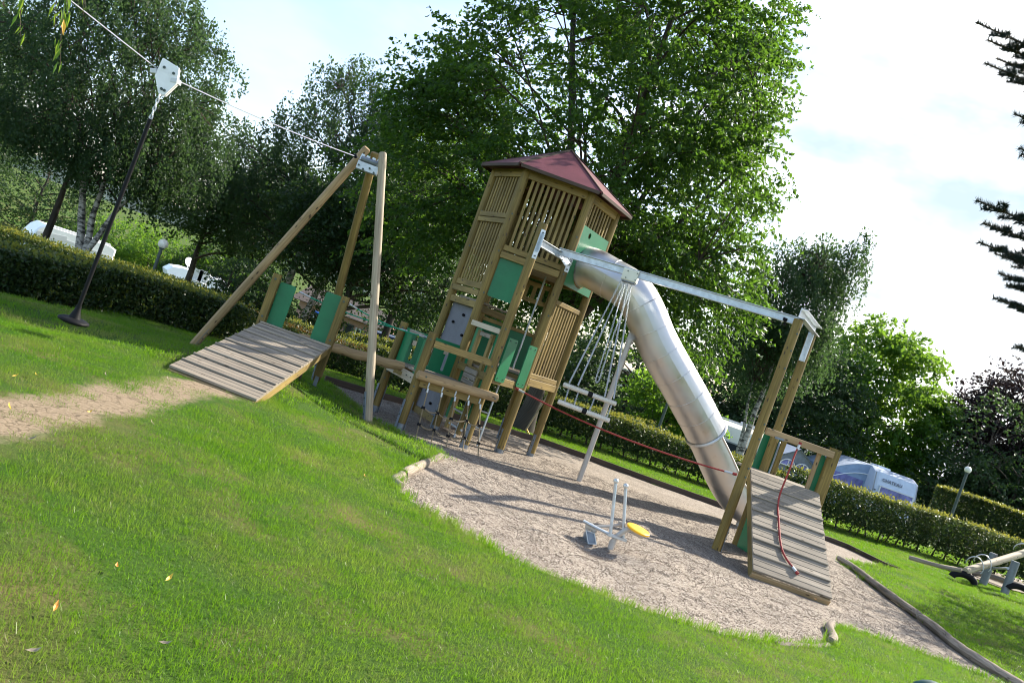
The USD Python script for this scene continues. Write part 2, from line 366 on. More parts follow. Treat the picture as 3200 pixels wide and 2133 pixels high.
# ------------------------------------------------------------------ terrain
CTRL = np.array([(-.1, 12, 0), (-1.2, 12.4, 0), (.5, 13.5, 0), (0, 15, 0), (3.4, 11.3, 0), (2, 10, 0), (1, 9, .0), (3, 13, 0), (4.2, 14.4, 0), (3, 17, 0), (0, 17, 0), (6, 16.5, 0), (2, 8, .02), (4, 10, 0), (5, 9, .03),
                 (.8, 18.3, -.05), (3, 20, 0), (8, 22, .05), (11, 24, .07), (14.3, 23, .28), (12, 20, .2), (9, 16, .12), (6.5, 9, .06), (6, 6, .05), (3, 4, .06), (0, 0, .10), (0, 3.5, .08), (-.6, 8.1, .05), (0, 6, .06),
                 (-2, 3, .14), (-2, 6, .15), (-3.1, 8.8, .17), (-2.2, 8.8, .17), (-2.7, 10.3, .33), (-2.6, 11.2, .32), (-3.6, 11.4, .15), (-1.5, 10.9, .06), (-1.9, 12.6, .05), (-4.2, 12.3, .02), (-4, 7, .15), (-5.5, 9.5, .0), (-5.4, 6, .08), (-5, 15, -.2), (-7.5, 13.3, -.42), (-5.9, 17, -.32),
                 (-2.6, 14.1, .0), (-3, 19, -.3), (-9, 10, -.3), (-8, 4, 0), (8, 2, .05), (0, -6, .1), (-10, -4, 0), (10, -4, 0),
                 (-10.2, 19.6, -.74), (-7.9, 21.6, -.70), (-13.2, 17.5, -1.0), (-4, 21.6, -.62), (-1.8, 21.2, -.45), (-4.6, 20, -.5), (13.6, 29.5, .45), (16.4, 29, .6), (18.2, 27.5, .5), (-13, 26, -1.6), (-16, 42, -3.5), (-17, 46, -3.7), (-11, 60, -3.6), (-8, 30, -1.5), (0, 30, -.9), (4, 50, -2.0), (7.5, 26, -.1), (12, 32, -.4), (18, 40, -.7), (18, 32, -.2), (30, 40, -.4), (25, 20, .4), (0, 80, -4.5), (40, 80, -2), (-40, 60, -6), (-40, 20, -2.5),
                 (-120, 160, -16), (0, 200, -10), (120, 160, -6), (150, 0, 0), (-150, 0, -5), (0, -150, 2)], float)
EPS = np.array([.5 + .02 * np.hypot(x, y - 8) ** 1.3 for x, y, _ in CTRL])


def terrain(x, y):
    x, y = np.asarray(x, float), np.asarray(y, float)
    sh = x.shape; x, y = x.ravel(), y.ravel(); out = np.zeros(len(x))
    for i in range(0, len(x), 20000):
        d2 = (x[i:i + 20000, None] - CTRL[:, 0]) ** 2 + (y[i:i + 20000, None] - CTRL[:, 1]) ** 2
        w = 1 / (d2 + EPS ** 2) ** 1.7
        out[i:i + 20000] = (w @ CTRL[:, 2]) / w.sum(1)
    return out.reshape(sh)


GRAVEL = [(745, 872), (1000, 946), (1230, 1010), (1494, 1105), (1650, 1160), (1760, 1197), (1902, 1240), (1947, 1257), (2035, 1301), (2085, 1319), (1990, 1298), (1925, 1283), (1960, 1310), (2000, 1340), (2100, 1405), (2200, 1480), (2330, 1568), (2440, 1650), (2350, 1610), (2280, 1562), (2100, 1492), (1990, 1455), (1915, 1432), (1908, 1468), (1890, 1478), (1800, 1475), (1660, 1455), (1500, 1410), (1400, 1375), (1260, 1330), (1150, 1280), (1050, 1215), (940, 1160), (905, 1115), (912, 1098), (955, 1072), (1010, 1050), (1000, 1040), (930, 1010), (870, 975), (835, 965), (800, 925), (770, 895)]
gpoly = Polygon([gD(*p, .02)[:2] for p in GRAVEL]).buffer(0)
if gpoly.geom_type != 'Polygon':
    gpoly = max(gpoly.geoms, key=lambda g: g.area)
DIG = gD(1405, 1258, 0)[:2]


def gravel_z(x, y):
    p = np.stack([x, y, 0 * x], -1)
    z = terrain(x, y) * .25 + .030 * (fbm(p * 1.6, 3, 5) - .5) + .010 * (fbm(p * 5.5, 3, 9) - .5)
    a, b = DIG + np.array([-.15, -.25]), DIG + np.array([.45, -.35])
    z = z - .11 * np.exp(-((x - a[0]) ** 2 + (y - a[1]) ** 2) / .10) + .06 * np.exp(-((x - b[0]) ** 2 + (y - b[1]) ** 2) / .16)
    return z


def bare_mask(x, y):
    """1 on the trodden clay in front of the left ramp."""
    pts = [atD(-60, 955, 6.3), atD(40, 945, 6.6), atD(180, 930, 7.1), atD(300, 905, 7.7), atD(440, 880, 8.6)]
    pts = [np.array(on_plane(a * 1.3605, b * 1.3605, .16))[:2] for a, b in ((-80, 962), (40, 945), (180, 925), (300, 903), (430, 888), (470, 893))]
    ln = LineString(pts)
    d = shapely.distance(ln, shapely.points(x, y))
    return np.exp(-(d / .36) ** 2)


def axis_lines(lo, hi, step):
    a = list(np.arange(lo, hi + 1e-6, step)); s, v = step, lo
    left, right = [], []
    while v > -1200:
        s *= 1.18; v -= s; left.append(v)
    s, v = step, hi
    while v < 1500:
        s *= 1.18; v += s; right.append(v)
    return np.array(left[::-1] + a + right)


X, Y = np.meshgrid(axis_lines(-8, 9, .11), axis_lines(1.5, 19, .11), indexing='ij')
inside = shapely.contains_xy(gpoly.buffer(-.02), X, Y)
Z = terrain(X, Y) + .02 * (fbm(np.stack([X, Y, 0 * X], -1) * 1.3, 3, 2) - .5) * (np.abs(X) < 30)
Z = np.where(inside, gravel_z(X, Y) - .10, Z)
idx = np.arange(X.size).reshape(X.shape)
a, b, c, d = idx[:-1, :-1], idx[1:, :-1], idx[1:, 1:], idx[:-1, 1:]
F = np.vstack([np.stack([a, b, c], -1).reshape(-1, 3), np.stack([a, c, d], -1).reshape(-1, 3)])
V = np.stack([X, Y, Z], -1).reshape(-1, 3)
gm = usdkit.mesh(stage, '/World/lawn', (V, F), mat['lawn'], smooth=True)
bare = np.zeros(len(V)); near = (np.abs(V[:, 0] + 3) < 6) & (V[:, 1] > 3) & (V[:, 1] < 12)
bare[near] = bare_mask(V[near, 0], V[near, 1])
UsdGeom.PrimvarsAPI(gm).CreatePrimvar('bare', Sdf.ValueTypeNames.FloatArray, 'vertex').Set(Vt.FloatArray.FromNumpy(bare.astype(np.float32)))
tag(gm.GetPrim(), 'green lawn with worn clay patch in front of the left ramp', 'lawn', kind='structure')

# gravel bed: its own sheet, its edge a little under the turf
gx0, gy0, gx1, gy1 = gpoly.bounds
st = .055
X, Y = np.meshgrid(np.arange(gx0, gx1 + st, st), np.arange(gy0, gy1 + st, st), indexing='ij')
Z = gravel_z(X, Y)
ins = shapely.contains_xy(gpoly.buffer(.07), X, Y)
idx = np.arange(X.size).reshape(X.shape)
ok = ins[:-1, :-1] & ins[1:, :-1] & ins[1:, 1:] & ins[:-1, 1:]
a, b, c, d = (q[ok] for q in (idx[:-1, :-1], idx[1:, :-1], idx[1:, 1:], idx[:-1, 1:]))
f = np.vstack([np.stack([a, b, c], -1), np.stack([a, c, d], -1)])
used, f = np.unique(f, return_inverse=True); f = f.reshape(-1, 3)
v = np.stack([X, Y, Z], -1).reshape(-1, 3)[used]; uv = v[:, :2]
gp = usdkit.mesh(stage, '/World/gravel', (v, f), mat['gravel'], smooth=True)
tag(gp.GetPrim(), 'pale beige gravel bed under the playground', 'gravel', kind='structure')


def instancer(name, protos, P, ang, scale, which, label, category, tilt=None):
    path = numbered('/World', name)
    pi = UsdGeom.PointInstancer.Define(stage, path)
    rel = pi.CreatePrototypesRel()
    for q in protos:
        v, f, uv = q[0].arrays()
        pp = numbered(path, q[2])
        usdkit.mesh(stage, pp, (v, f), q[1], smooth=False)
        rel.AddTarget(pp)
    pi.CreatePositionsAttr(Vt.Vec3fArray.FromNumpy(np.asarray(P, np.float32)))
    pi.CreateProtoIndicesAttr(Vt.IntArray.FromNumpy(np.asarray(which, np.int32)))
    q = [Gf.Quath(float(math.cos(t / 2)), 0, 0, float(math.sin(t / 2))) for t in ang]
    pi.CreateOrientationsAttr(Vt.QuathArray(q))
    pi.CreateScalesAttr(Vt.Vec3fArray.FromNumpy(np.asarray(scale, np.float32)))
    tag(pi.GetPrim(), label, category, kind='stuff')


def blade_patch(n, size, h0, h1, w, rng, lean=.5):
    P = (rng.random((n, 2)) - .5) * size
    h = rng.uniform(h0, h1, n); th = rng.uniform(0, 2 * PI, n); ln = np.abs(rng.normal(0, lean, n)); wd = w * rng.uniform(.6, 1.3, n)
    face = rng.uniform(0, 2 * PI, n)
    base = np.stack([P[:, 0], P[:, 1], np.full(n, -.012)], 1)
    dirv = np.stack([np.cos(th), np.sin(th), 0 * th], 1); side = np.stack([np.cos(face), np.sin(face), 0 * th], 1)
    up = np.array([0, 0, 1.0])
    mid = base + dirv * (h * ln * .3)[:, None] + up * (h * .62)[:, None]
    tip = base + dirv * (h * ln * 1.0)[:, None] + up * (h * np.sqrt(np.maximum(.10, 1 - .45 * ln ** 2)))[:, None]
    s = side * wd[:, None] / 2
    V = np.stack([base - s, base + s, mid + s * .8, mid - s * .8, tip], 1).reshape(-1, 3)
    o = np.arange(n)[:, None] * 5
    F = np.stack([o + [0, 1, 2], o + [0, 2, 3], o + [3, 2, 4]], 1).reshape(-1, 3)
    m = Mesh(); m.add(V, F); return m


rng = np.random.default_rng(11)


def scatter(x0, x1, y0, y1, step):
    gx, gy = np.meshgrid(np.arange(x0, x1, step), np.arange(y0, y1, step), indexing='ij')
    return gx.ravel() + rng.uniform(-.5, .5, gx.size) * step, gy.ravel() + rng.uniform(-.5, .5, gx.size) * step


def visible(x, y, margin=250):
    z = terrain(x, y); u = x / y * FPX; v = (EYE - z) / y * FPX
    px = 1600 + u * CS - v * SN; py = 1066.5 + u * SN + v * CS
    return (px > -margin) & (px < 3200 + margin) & (py > -margin) & (py < 2133 + margin)


def lawn_grass():
    # near lawn
    x, y = scatter(-7, 7, 2.0, 9.5, .125)
    k = visible(x, y) & (shapely.distance(gpoly, shapely.points(x, y)) > .05)
    x, y = x[k], y[k]
    keep = rng.random(len(x)) > np.clip(bare_mask(x, y) * 1.0 + 2.6 * (fbm(np.stack([x, y, 0 * x], -1) * 3.0, 3, 3) - .5) * (bare_mask(x, y) > .08), 0, .97)
    x, y = x[keep], y[keep]
    pr = [(blade_patch(150, .26, .016, .050, .0027, rng, 1.05), mat['blade'], 'blade_patch') for _ in range(5)]
    tall = 1 + 1.2 * (fbm(np.stack([x, y, 0 * x + 4], -1) * 2.0, 4, 8) - .45)
    instancer('lawn_grass', pr, np.stack([x, y, terrain(x, y)], 1), rng.uniform(0, 2 * PI, len(x)), np.stack([np.ones(len(x)), np.ones(len(x)), tall], 1), rng.integers(0, 5, len(x)), 'short green grass of the near lawn', 'grass')
    # farther lawn
    x, y = scatter(-12, 17, 7, 25, .3)
    k = visible(x, y) & (shapely.distance(gpoly, shapely.points(x, y)) > .06) & ~((np.abs(x) < 7) & (y < 9.4))
    x, y = x[k], y[k]
    near_soil = (y < 11) & (x < 0)
    keep = ~near_soil | (rng.random(len(x)) > np.clip(bare_mask(x, y) * 1.35, 0, .97))
    x, y = x[keep], y[keep]
    pr = [(blade_patch(230, .46, .022, .062, .0055, rng, .7), mat['blade'], 'blade_patch') for _ in range(4)]
    s = np.ones(len(x))
    instancer('far_grass', pr, np.stack([x, y, terrain(x, y)], 1), rng.uniform(0, 2 * PI, len(x)), np.stack([s, s, s], 1), rng.integers(0, 4, len(x)), 'short green grass between the gravel and the hedges', 'grass')
    # tufts along the rim of the gravel
    ring = np.array([gpoly.buffer(.03).exterior.interpolate(t).coords[0] for t in np.arange(0, gpoly.exterior.length, .07)])
    ring = ring + rng.normal(0, .035, ring.shape)
    k = visible(ring[:, 0], ring[:, 1]) & (ring[:, 1] < 16)
    ring = ring[k]
    pr = [(blade_patch(40, .13, .04, .10, .0042, rng, .8), mat['blade'], 'blade_tuft') for _ in range(3)]
    s = rng.uniform(.7, 1.2, len(ring))
    instancer('edge_grass', pr, np.stack([ring[:, 0], ring[:, 1], terrain(ring[:, 0], ring[:, 1]) - .01], 1), rng.uniform(0, 2 * PI, len(ring)), np.stack([s, s, s], 1), rng.integers(0, 3, len(ring)), 'longer grass leaning over the rim of the gravel', 'grass')


def stones():
    def patch(n, size, r0, r1):
        m = Mesh(); base = trimesh.creation.icosphere(0)
        P = (rng.random((n, 2)) - .5) * size; r = rng.uniform(r0, r1, n)
        V, F = [], []
        for i in range(n):
            q = base.vertices * rng.uniform(.6, 1.3, 3) * (1 + rng.uniform(-.2, .2, (12, 1)))
            q = trimesh.transformations.random_rotation_matrix(rng.random(3))[:3, :3] @ q.T
            q = q.T * r[i] * [1, 1, .5] + [P[i, 0], P[i, 1], r[i] * .10]
            m.add(q, base.faces)
        return m
    x, y = scatter(gx0, gx1, gy0, gy1, .135)
    k = visible(x, y) & shapely.contains_xy(gpoly.buffer(-.05), x, y) & (y < 14.5)
    x, y = x[k], y[k]
    pr = [(patch(40, .20, .0035, .0078), mat['stone'], 'stone_patch') for _ in range(5)]
    s = np.ones(len(x))
    instancer('gravel_stones', pr, np.stack([x, y, gravel_z(x, y)], 1), rng.uniform(0, 2 * PI, len(x)), np.stack([s, s, s], 1), rng.integers(0, 5, len(x)), 'loose beige stones covering the gravel bed', 'gravel')


lawn_grass(); stones()

# ------------------------------------------------------------------ the playground
S = 1.02
C0 = np.array([-.14, 14.0])
T = {k: C0 + S * np.array([math.cos(a), math.sin(a)]) for k, a in ((1, PI), (2, -2 * PI / 3), (3, -PI / 3), (4, 0), (5, PI / 3), (6, 2 * PI / 3))}
PA = np.array([C0[0], T[2][1] - S * .866])
OUT = np.array([-.866, -.5])
Q1, Q2 = PA + S * OUT, T[2] + S * OUT


def p3(p, z):
    return np.array([p[0], p[1], z])


def lerp(a, b, t):
    return np.asarray(a) * (1 - t) + np.asarray(b) * t


def board_panel(P, Q, z0, z1, th=.016, off=0.0, holes=(), rc=.03):
    """An upright sheet from plan point P to Q between z0 and z1, holes given as shapely shapes in (along, z)."""
    P, Q = np.asarray(P, float), np.asarray(Q, float)
    L = np.linalg.norm(Q - P); a = (Q - P) / L; n = np.array([a[1], -a[0]])
    sh = shapely.box(rc, z0 + rc, L - rc, z1 - rc).buffer(rc, 4)
    for h in holes:
        sh = sh.difference(h)
    e = trimesh.creation.extrude_polygon(sh, th, engine='earcut')
    v = np.asarray(e.vertices)
    w = np.stack([P[0] + a[0] * v[:, 0] + n[0] * (v[:, 2] - th / 2 + off), P[1] + a[1] * v[:, 0] + n[1] * (v[:, 2] - th / 2 + off), v[:, 1]], 1)
    e = trimesh.Trimesh(w, e.faces, process=False)
    m = Mesh(); m.tri(e); return m


def post_mesh(p, z0, z1, r=.064, n=16, lean=None):
    top = p3(p, z1) if lean is None else lean
    m = Mesh(); m.tube([p3(p, z0), lerp(p3(p, z0), top, .5), top - np.array([0, 0, .008]), top], [r, r, r, r - .006], n); return m


def bolt(t, parent, pos, n, r=.013):
    m = Mesh(); n = np.asarray(n, float); n /= np.linalg.norm(n)
    m.tube([pos, pos + n * .010], r, 8); t.part('bolt', m, mat['lamp_post'], parent, smooth=False)


tower = Thing('play_tower', 'tall hexagonal wooden climbing tower with maroon roof and green panels', 'play tower', p3(C0, 0))
view = np.array([0, -1.0, 0])
tops = {1: 4.10, 2: 4.10, 3: 4.10, 4: 4.10, 5: 4.10, 6: 4.10}


def foot(t, parent, p, dirs, z1=.36):
    """Two flat steel straps that carry a post."""
    for d in dirs:
        d = np.array([*d, 0]) / np.linalg.norm(d)
        m = Mesh(); c = p3(p, 0) + d * .067
        m.bar(c - [0, 0, .12], c + [0, 0, z1], .05, .007, up=d); t.part('foot_bracket', m, mat['grey_steel'], parent)
        for k in (.5, .75):
            bolt(t, parent, c + np.array([0, 0, z1 * k]) + d * .004, d, .010)


for k in range(1, 7):
    pth = tower.part('post', post_mesh(T[k], .06, tops[k]), mat['post_wood'], smooth=True)
    m = Mesh(); m.tube([p3(T[k], -.15), p3(T[k], .075)], .061, 12); tower.part('post_sleeve', m, mat['grey_steel'], pth, smooth=True)
    foot(tower, pth, T[k], [(-.9, -.45), (.9, .45)] if k != 4 else [(-.45, -.9), (.45, .9)])
    if k in (2, 3, 1):
        for z in (1.06, 2.16, 2.82, 3.4):
            bolt(tower, pth, p3(T[k], z) + np.array([.01, -.062, 0]), (0, -1, 0), .014)
pth = tower.part('post', post_mesh(PA, .06, 3.31), mat['post_wood'], smooth=True)
m = Mesh(); m.tube([p3(PA, -.15), p3(PA, .07)], .061, 12); tower.part('post_sleeve', m, mat['grey_steel'], pth, smooth=True)
foot(tower, pth, PA, [(-.3, -.95), (.3, .95)])
for z in (.72, 1.2, 1.75):
    bolt(tower, pth, p3(PA, z) + np.array([.0, -.062, 0]), (0, -1, 0), .014)
for q, zt in ((Q1, 1.38), (Q2, 1.36)):
    pth = tower.part('post', post_mesh(q, .10, zt, .058), mat['post_wood'], smooth=True)
    m = Mesh(); m.tube([p3(q, -.2), p3(q, .13)], .055, 12); tower.part('post_sleeve', m, mat['grey_steel'], pth, smooth=True)
    foot(tower, pth, q, [(-.8, -.6), (.8, .6)], .42)
    for z in (.52, .62, 1.28):
        bolt(tower, pth, p3(q, z) + np.array([.0, -.056, 0]), (.2, -1, 0), .013)


def beam(P, Q, z, w=.045, h=.12, inset=.0, mt='slat_wood', name='beam', off=0.0, th=tower):
    P, Q = np.asarray(P, float), np.asarray(Q, float)
    a = (Q - P) / np.linalg.norm(Q - P); n = np.array([a[1], -a[0]])
    m = Mesh(); m.bar(p3(P + a * inset + n * off, z), p3(Q - a * inset + n * off, z), w, h); return th.part(name, m, mat[mt])


def slats(P, Q, z0, z1, n, w=.032, th=.022, off=0.0, name='slat', margin=.10):
    P, Q = np.asarray(P, float), np.asarray(Q, float)
    L = np.linalg.norm(Q - P); a = (Q - P) / L; nn = np.array([a[1], -a[0]])
    for k in range(n):
        s = margin + (L - 2 * margin) * (k + .5) / n
        c = P + a * s + nn * off
        m = Mesh(); m.bar(p3(c, z0), p3(c, z1), w, th, up=p3(nn, 0)); tower.part(name, m, mat['slat_wood'])


# the cage under the roof, face by face
beam(T[1], T[2], 2.24, h=.09, inset=.05); beam(T[1], T[2], 2.13, w=.05, h=.09, inset=.05, off=.03)
beam(T[1], T[2], 3.36, h=.075, inset=.05, off=.02); beam(T[1], T[2], 3.275, h=.075, inset=.05, off=.02)
slats(T[1], T[2], 2.28, 3.25, 9, w=.042); slats(T[1], T[2], 3.40, 3.98, 9, w=.042)
beam(T[2], T[3], 2.90, h=.085, inset=.05); beam(T[2], T[3], 2.79, w=.055, h=.10, inset=.05, off=.03)
slats(T[2], T[3], 2.94, 4.0, 10, w=.044)
beam(T[3], T[4], 2.74, w=.05, h=.12, inset=.05, off=.02)
slats(T[3], T[4], 3.60, 4.0, 8, w=.042)
for p, q in ((4, 5), (5, 6), (6, 1)):
    beam(T[p], T[q], 2.90, h=.085, inset=.05); beam(T[p], T[q], 2.79, h=.10, inset=.05)
    slats(T[p], T[q], 2.94, 4.0, 9, w=.066)
for p in range(1, 7):                                                     # wall plates under the eaves
    beam(T[p], T[p % 6 + 1], 4.045, w=.05, h=.13, inset=.04, name='wall_plate', off=.012)
# floors of boards
def floor(poly, z, ang, th=.03, bw=.115, name='floor_board', mt='plank_wood'):
    pg = Polygon(poly).buffer(-.03); c = np.array(pg.centroid.coords[0]); a = np.array([math.cos(ang), math.sin(ang)]); n = np.array([-a[1], a[0]])
    for s in np.arange(-1.5, 1.5, bw + .008):
        ln = LineString([c + n * (s + bw / 2) - a * 3, c + n * (s + bw / 2) + a * 3]).intersection(pg)
        if ln.length > .15:
            p, q = np.array(ln.coords[0]), np.array(ln.coords[-1])
            m = Mesh(); m.bar(p3(p, z), p3(q, z), bw, th); tower.part(name, m, mat[mt])


hexa = [T[k] for k in range(1, 7)]
floor(hexa, 2.80, 0.0); floor(hexa, 1.20, 0.0)
floor([PA, T[3], T[2]], 1.10, .52 + PI / 2); floor([PA, T[2], Q2, Q1], .80, .52)
floor([C0, T[1], T[2]], 2.02, 1.0); floor([C0, T[1], T[6]], 1.72, 1.0)
# roof: six maroon sheets over boards
AP = p3(C0, 4.80); RR = 1.27; ZE = 4.13
RC = [p3(C0 + RR * np.array([math.cos(a), math.sin(a)]), ZE) for a in np.arange(6) * PI / 3]
for k in range(6):
    A, B = RC[k], RC[(k + 1) % 6]
    n = np.cross(B - A, AP - A); n /= np.linalg.norm(n)
    V = [A, B, AP, A - n * .018, B - n * .018, AP - n * .018]
    m = Mesh()
    for q in ((0, 1, 2), (3, 5, 4), (0, 3, 4), (0, 4, 1), (1, 4, 5), (1, 5, 2), (2, 5, 3), (2, 3, 0)):
        m.add([V[i] for i in q], [(0, 1, 2)])
    pth = tower.part('roof_sheet', m, mat['maroon_roof'])
    m = Mesh(); m.bar(A + n * .004, AP + n * .004, .05, .008, up=n); tower.part('ridge_strip', m, mat['dark_board'], pth)
    m = Mesh(); m.bar(lerp(A, B, .02) - [0, 0, .03], lerp(A, B, .98) - [0, 0, .03], .03, .05); tower.part('eaves_batten', m, mat['dark_board'])
    ca, cb = lerp(A, AP, .12) - n * .05, AP - n * .06
    m = Mesh(); m.bar(ca, cb, .05, .07, up=n); tower.part('rafter', m, mat['slat_wood'])
# slide opening panel on the right face
L34 = np.linalg.norm(T[4] - T[3])
tower.part('slide_panel', board_panel(T[3], T[4], 2.68, 3.62, holes=[Point(L34 / 2, 3.06).buffer(.33, 12), Point(L34 * .30, 3.52).buffer(.045, 6)], off=.045), mat['green_panel'])
# green sheet hanging below the front floor, left half
tower.part('green_panel', board_panel(lerp(T[2], T[3], .06), lerp(T[2], T[3], .55), 2.14, 2.74, off=.0), mat['green_panel'])
# balustrade on the right face of the middle floor
beam(T[3], T[4], 2.40, w=.05, h=.07, inset=.05); beam(T[3], T[4], 1.235, w=.045, h=.075, inset=.05, off=.02); beam(T[3], T[4], 1.135, w=.05, h=.11, inset=.05, off=.03)
slats(T[3], T[4], 1.27, 2.37, 9, w=.042)
# backs of the middle floor
tower.part('green_panel', board_panel(lerp(T[6], T[5], .05), lerp(T[6], T[5], .95), 1.12, 1.80), mat['green_panel'])
beam(T[5], T[6], 1.83, h=.06, inset=.05); beam(T[5], T[6], 2.66, h=.075, inset=.05); beam(T[5], T[6], 2.38, h=.075, inset=.05)
slats(T[5], T[6], 2.41, 2.63, 6, w=.07)
beam(T[4], T[5], 2.40, w=.05, h=.07, inset=.05); slats(T[4], T[5], 1.25, 2.37, 8); beam(T[4], T[5], 1.16, h=.12, inset=.05)
beam(T[2], T[3], 1.12, h=.10, inset=.05); beam(PA, T[3], 1.03, w=.05, h=.11, inset=.05, off=.02); beam(PA, T[2], 1.03, w=.05, h=.11, inset=.05)
beam(T[1], T[2], 1.95, w=.05, h=.10, inset=.05); beam(T[6], T[1], 1.66, w=.05, h=.10, inset=.05); beam(C0, T[2], 1.93, w=.05, h=.10); beam(C0, T[1], 1.93, w=.05, h=.10)
# grey climbing wall below the left face, with holds and a wooden foot board
gw0, gw1 = lerp(T[1], T[2], .06) + OUT * -.06, lerp(T[1], T[2], .92) + OUT * -.06
pth = tower.part('climbing_wall', board_panel(gw0, gw1, .16, 1.92), mat['grey_wall'])
for i, (s, z) in enumerate(((.25, .45), (.7, .55), (.35, .8), (.8, .95), (.2, 1.05), (.5, 1.25), (.8, 1.45), (.3, 1.6), (.6, 1.75), (.55, .3), (.5, .68))):
    m = Mesh(); m.sphere(p3(lerp(gw0, gw1, s) + OUT * .03, z), .024, 1); tower.part('climbing_hold', m, mat['black_plastic'], pth)
m = Mesh(); m.bar(p3(gw0, .10), p3(gw1, .10), .05, .10); tower.part('foot_board', m, mat['slat_wood'])
# square deck: beams, rails, green panels with slots
for P, Q in ((Q1, Q2), (Q2, T[2]), (PA, Q1)):
    beam(P, Q, .70, w=.05, h=.13, inset=-.03 if P is Q1 else .04, off=-.02, mt='pale_wood' if P is Q1 else 'slat_wood')
beam(Q1, PA, 1.24, w=.04, h=.095, inset=.05, mt='slat_wood', name='rail', off=.02)
slot = lambda x: LineString([(x, .88), (x, 1.22)]).buffer(.026, 6)
tower.part('slotted_panel', board_panel(lerp(Q2, T[2], .04), lerp(Q2, T[2], .96), .80, 1.30, holes=[slot(.22), slot(.50), slot(.76)]), mat['green_panel'])
for x, z in ((.24, 1.12), (.51, 1.10), (.77, 1.14)):
    c = lerp(Q2, T[2], x * .98)
    m = Mesh(); m.bar(p3(c, z - .035), p3(c, z + .035), .05, .07, up=(OUT[0], OUT[1], 0)); tower.part('slider_block', m, mat['pale_wood'])
for s0, s1 in ((.05, .30), (.72, .97)):
    P, Q = lerp(Q2, Q1, s0), lerp(Q2, Q1, s1)
    pth = tower.part('green_panel', board_panel(P, Q, .66, 1.30, off=-.045), mat['green_panel'])
    for s, z in ((.2, .71), (.8, .71), (.2, 1.26), (.8, 1.26)):
        bolt(tower, pth, p3(lerp(P, Q, s) + OUT * .055, z), (*OUT, 0), .009)
m = Mesh(); m.bar(p3(lerp(Q2, Q1, .3), 1.28), p3(lerp(Q2, Q1, .72), 1.28), .04, .05); tower.part('rail', m, mat['plank_wood'])
# doorway between square and triangle: strips, frame, rail, steps
for s0, s1, z0 in ((.70, .86, .25), (.07, .22, .25)):
    tower.part('green_panel', board_panel(lerp(PA, T[2], s0), lerp(PA, T[2], s1), z0, 1.66, off=.03), mat['green_panel'])
for s in (.27, .66):
    c = lerp(PA, T[2], s); m = Mesh(); m.bar(p3(c, .12), p3(c, 1.62), .075, .05, up=(OUT[0], OUT[1], 0)); tower.part('door_post', m, mat['slat_wood'])
beam(lerp(PA, T[2], .02), lerp(PA, T[2], .90), 1.69, w=.04, h=.075, name='rail', off=-.05, mt='pale_wood'); beam(lerp(PA, T[2], .27), lerp(PA, T[2], .66), 1.58, w=.04, h=.06, name='rail', mt='plank_wood')
for z in (.86, .94, 1.02):
    beam(lerp(PA, T[2], .28), lerp(PA, T[2], .65), z, w=.03, h=.07, name='step_board', mt='plank_wood', off=-.03)
for z in (.20, .42, .64):
    m = Mesh(); a, b = lerp(PA, T[2], .20), lerp(PA, T[2], .72); m.tube([p3(a, z), p3(b, z)], .016, 8); tower.part('rung', m, mat['galvanised'], smooth=True)
c = lerp(PA, T[2], .5)
hp = curve([p3(c, 1.1) + [.1, .15, 0], p3(c, 1.15) + [.14, .2, .02], p3(c, 1.3) + [.14, .2, 0], p3(c, 1.45) + [.14, .2, 0], p3(c, 1.5) + [.1, .15, 0]], 14)
m = Mesh(); m.tube(hp, .014, 8); tower.part('grab_handle', m, mat['galvanised'], smooth=True)
# two bright green panels on the front of the triangle
for s0, s1 in ((.08, .34), (.70, .94)):
    P, Q = lerp(PA, T[3], s0), lerp(PA, T[3], s1)
    pth = tower.part('green_panel', board_panel(P, Q, 1.02, 1.66, off=.055), mat['green_panel'])
    nn = np.array([(Q - P)[1], -(Q - P)[0]]); nn /= np.linalg.norm(nn)
    for s, z in ((.2, 1.07), (.8, 1.07), (.2, 1.62), (.8, 1.62)):
        bolt(tower, pth, p3(lerp(P, Q, s) + nn * .064, z), (*nn, 0), .009)
# steel ladder below the triangle, and a sliding pole
lad0, lad1 = at(1503, 1358, 13.0), at(1558, 1197, 13.0)
for dx in (0, -.36):
    m = Mesh(); m.tube([lad0 * [1, 1, 0] + [dx, 0, -.05], lad0 * [1, 1, 0] + [dx, .1, 1.12]], .017, 8); pth = tower.part('ladder_stile', m, mat['galvanised'], smooth=True)
for z in (.25, .5, .75, 1.0):
    m = Mesh(); p = lad0 * [1, 1, 0] + [0, .09 * z, z]; m.tube([p, p - [.36, 0, 0]], .013, 8); tower.part('ladder_rung', m, mat['galvanised'], smooth=True)
m = Mesh(); m.tube([p3(C0, 1.2) + [.3, .1, 0], p3(C0, 2.78) + [.3, .1, 0]], .014, 8); tower.part('sliding_pole', m, mat['galvanised'], smooth=True)

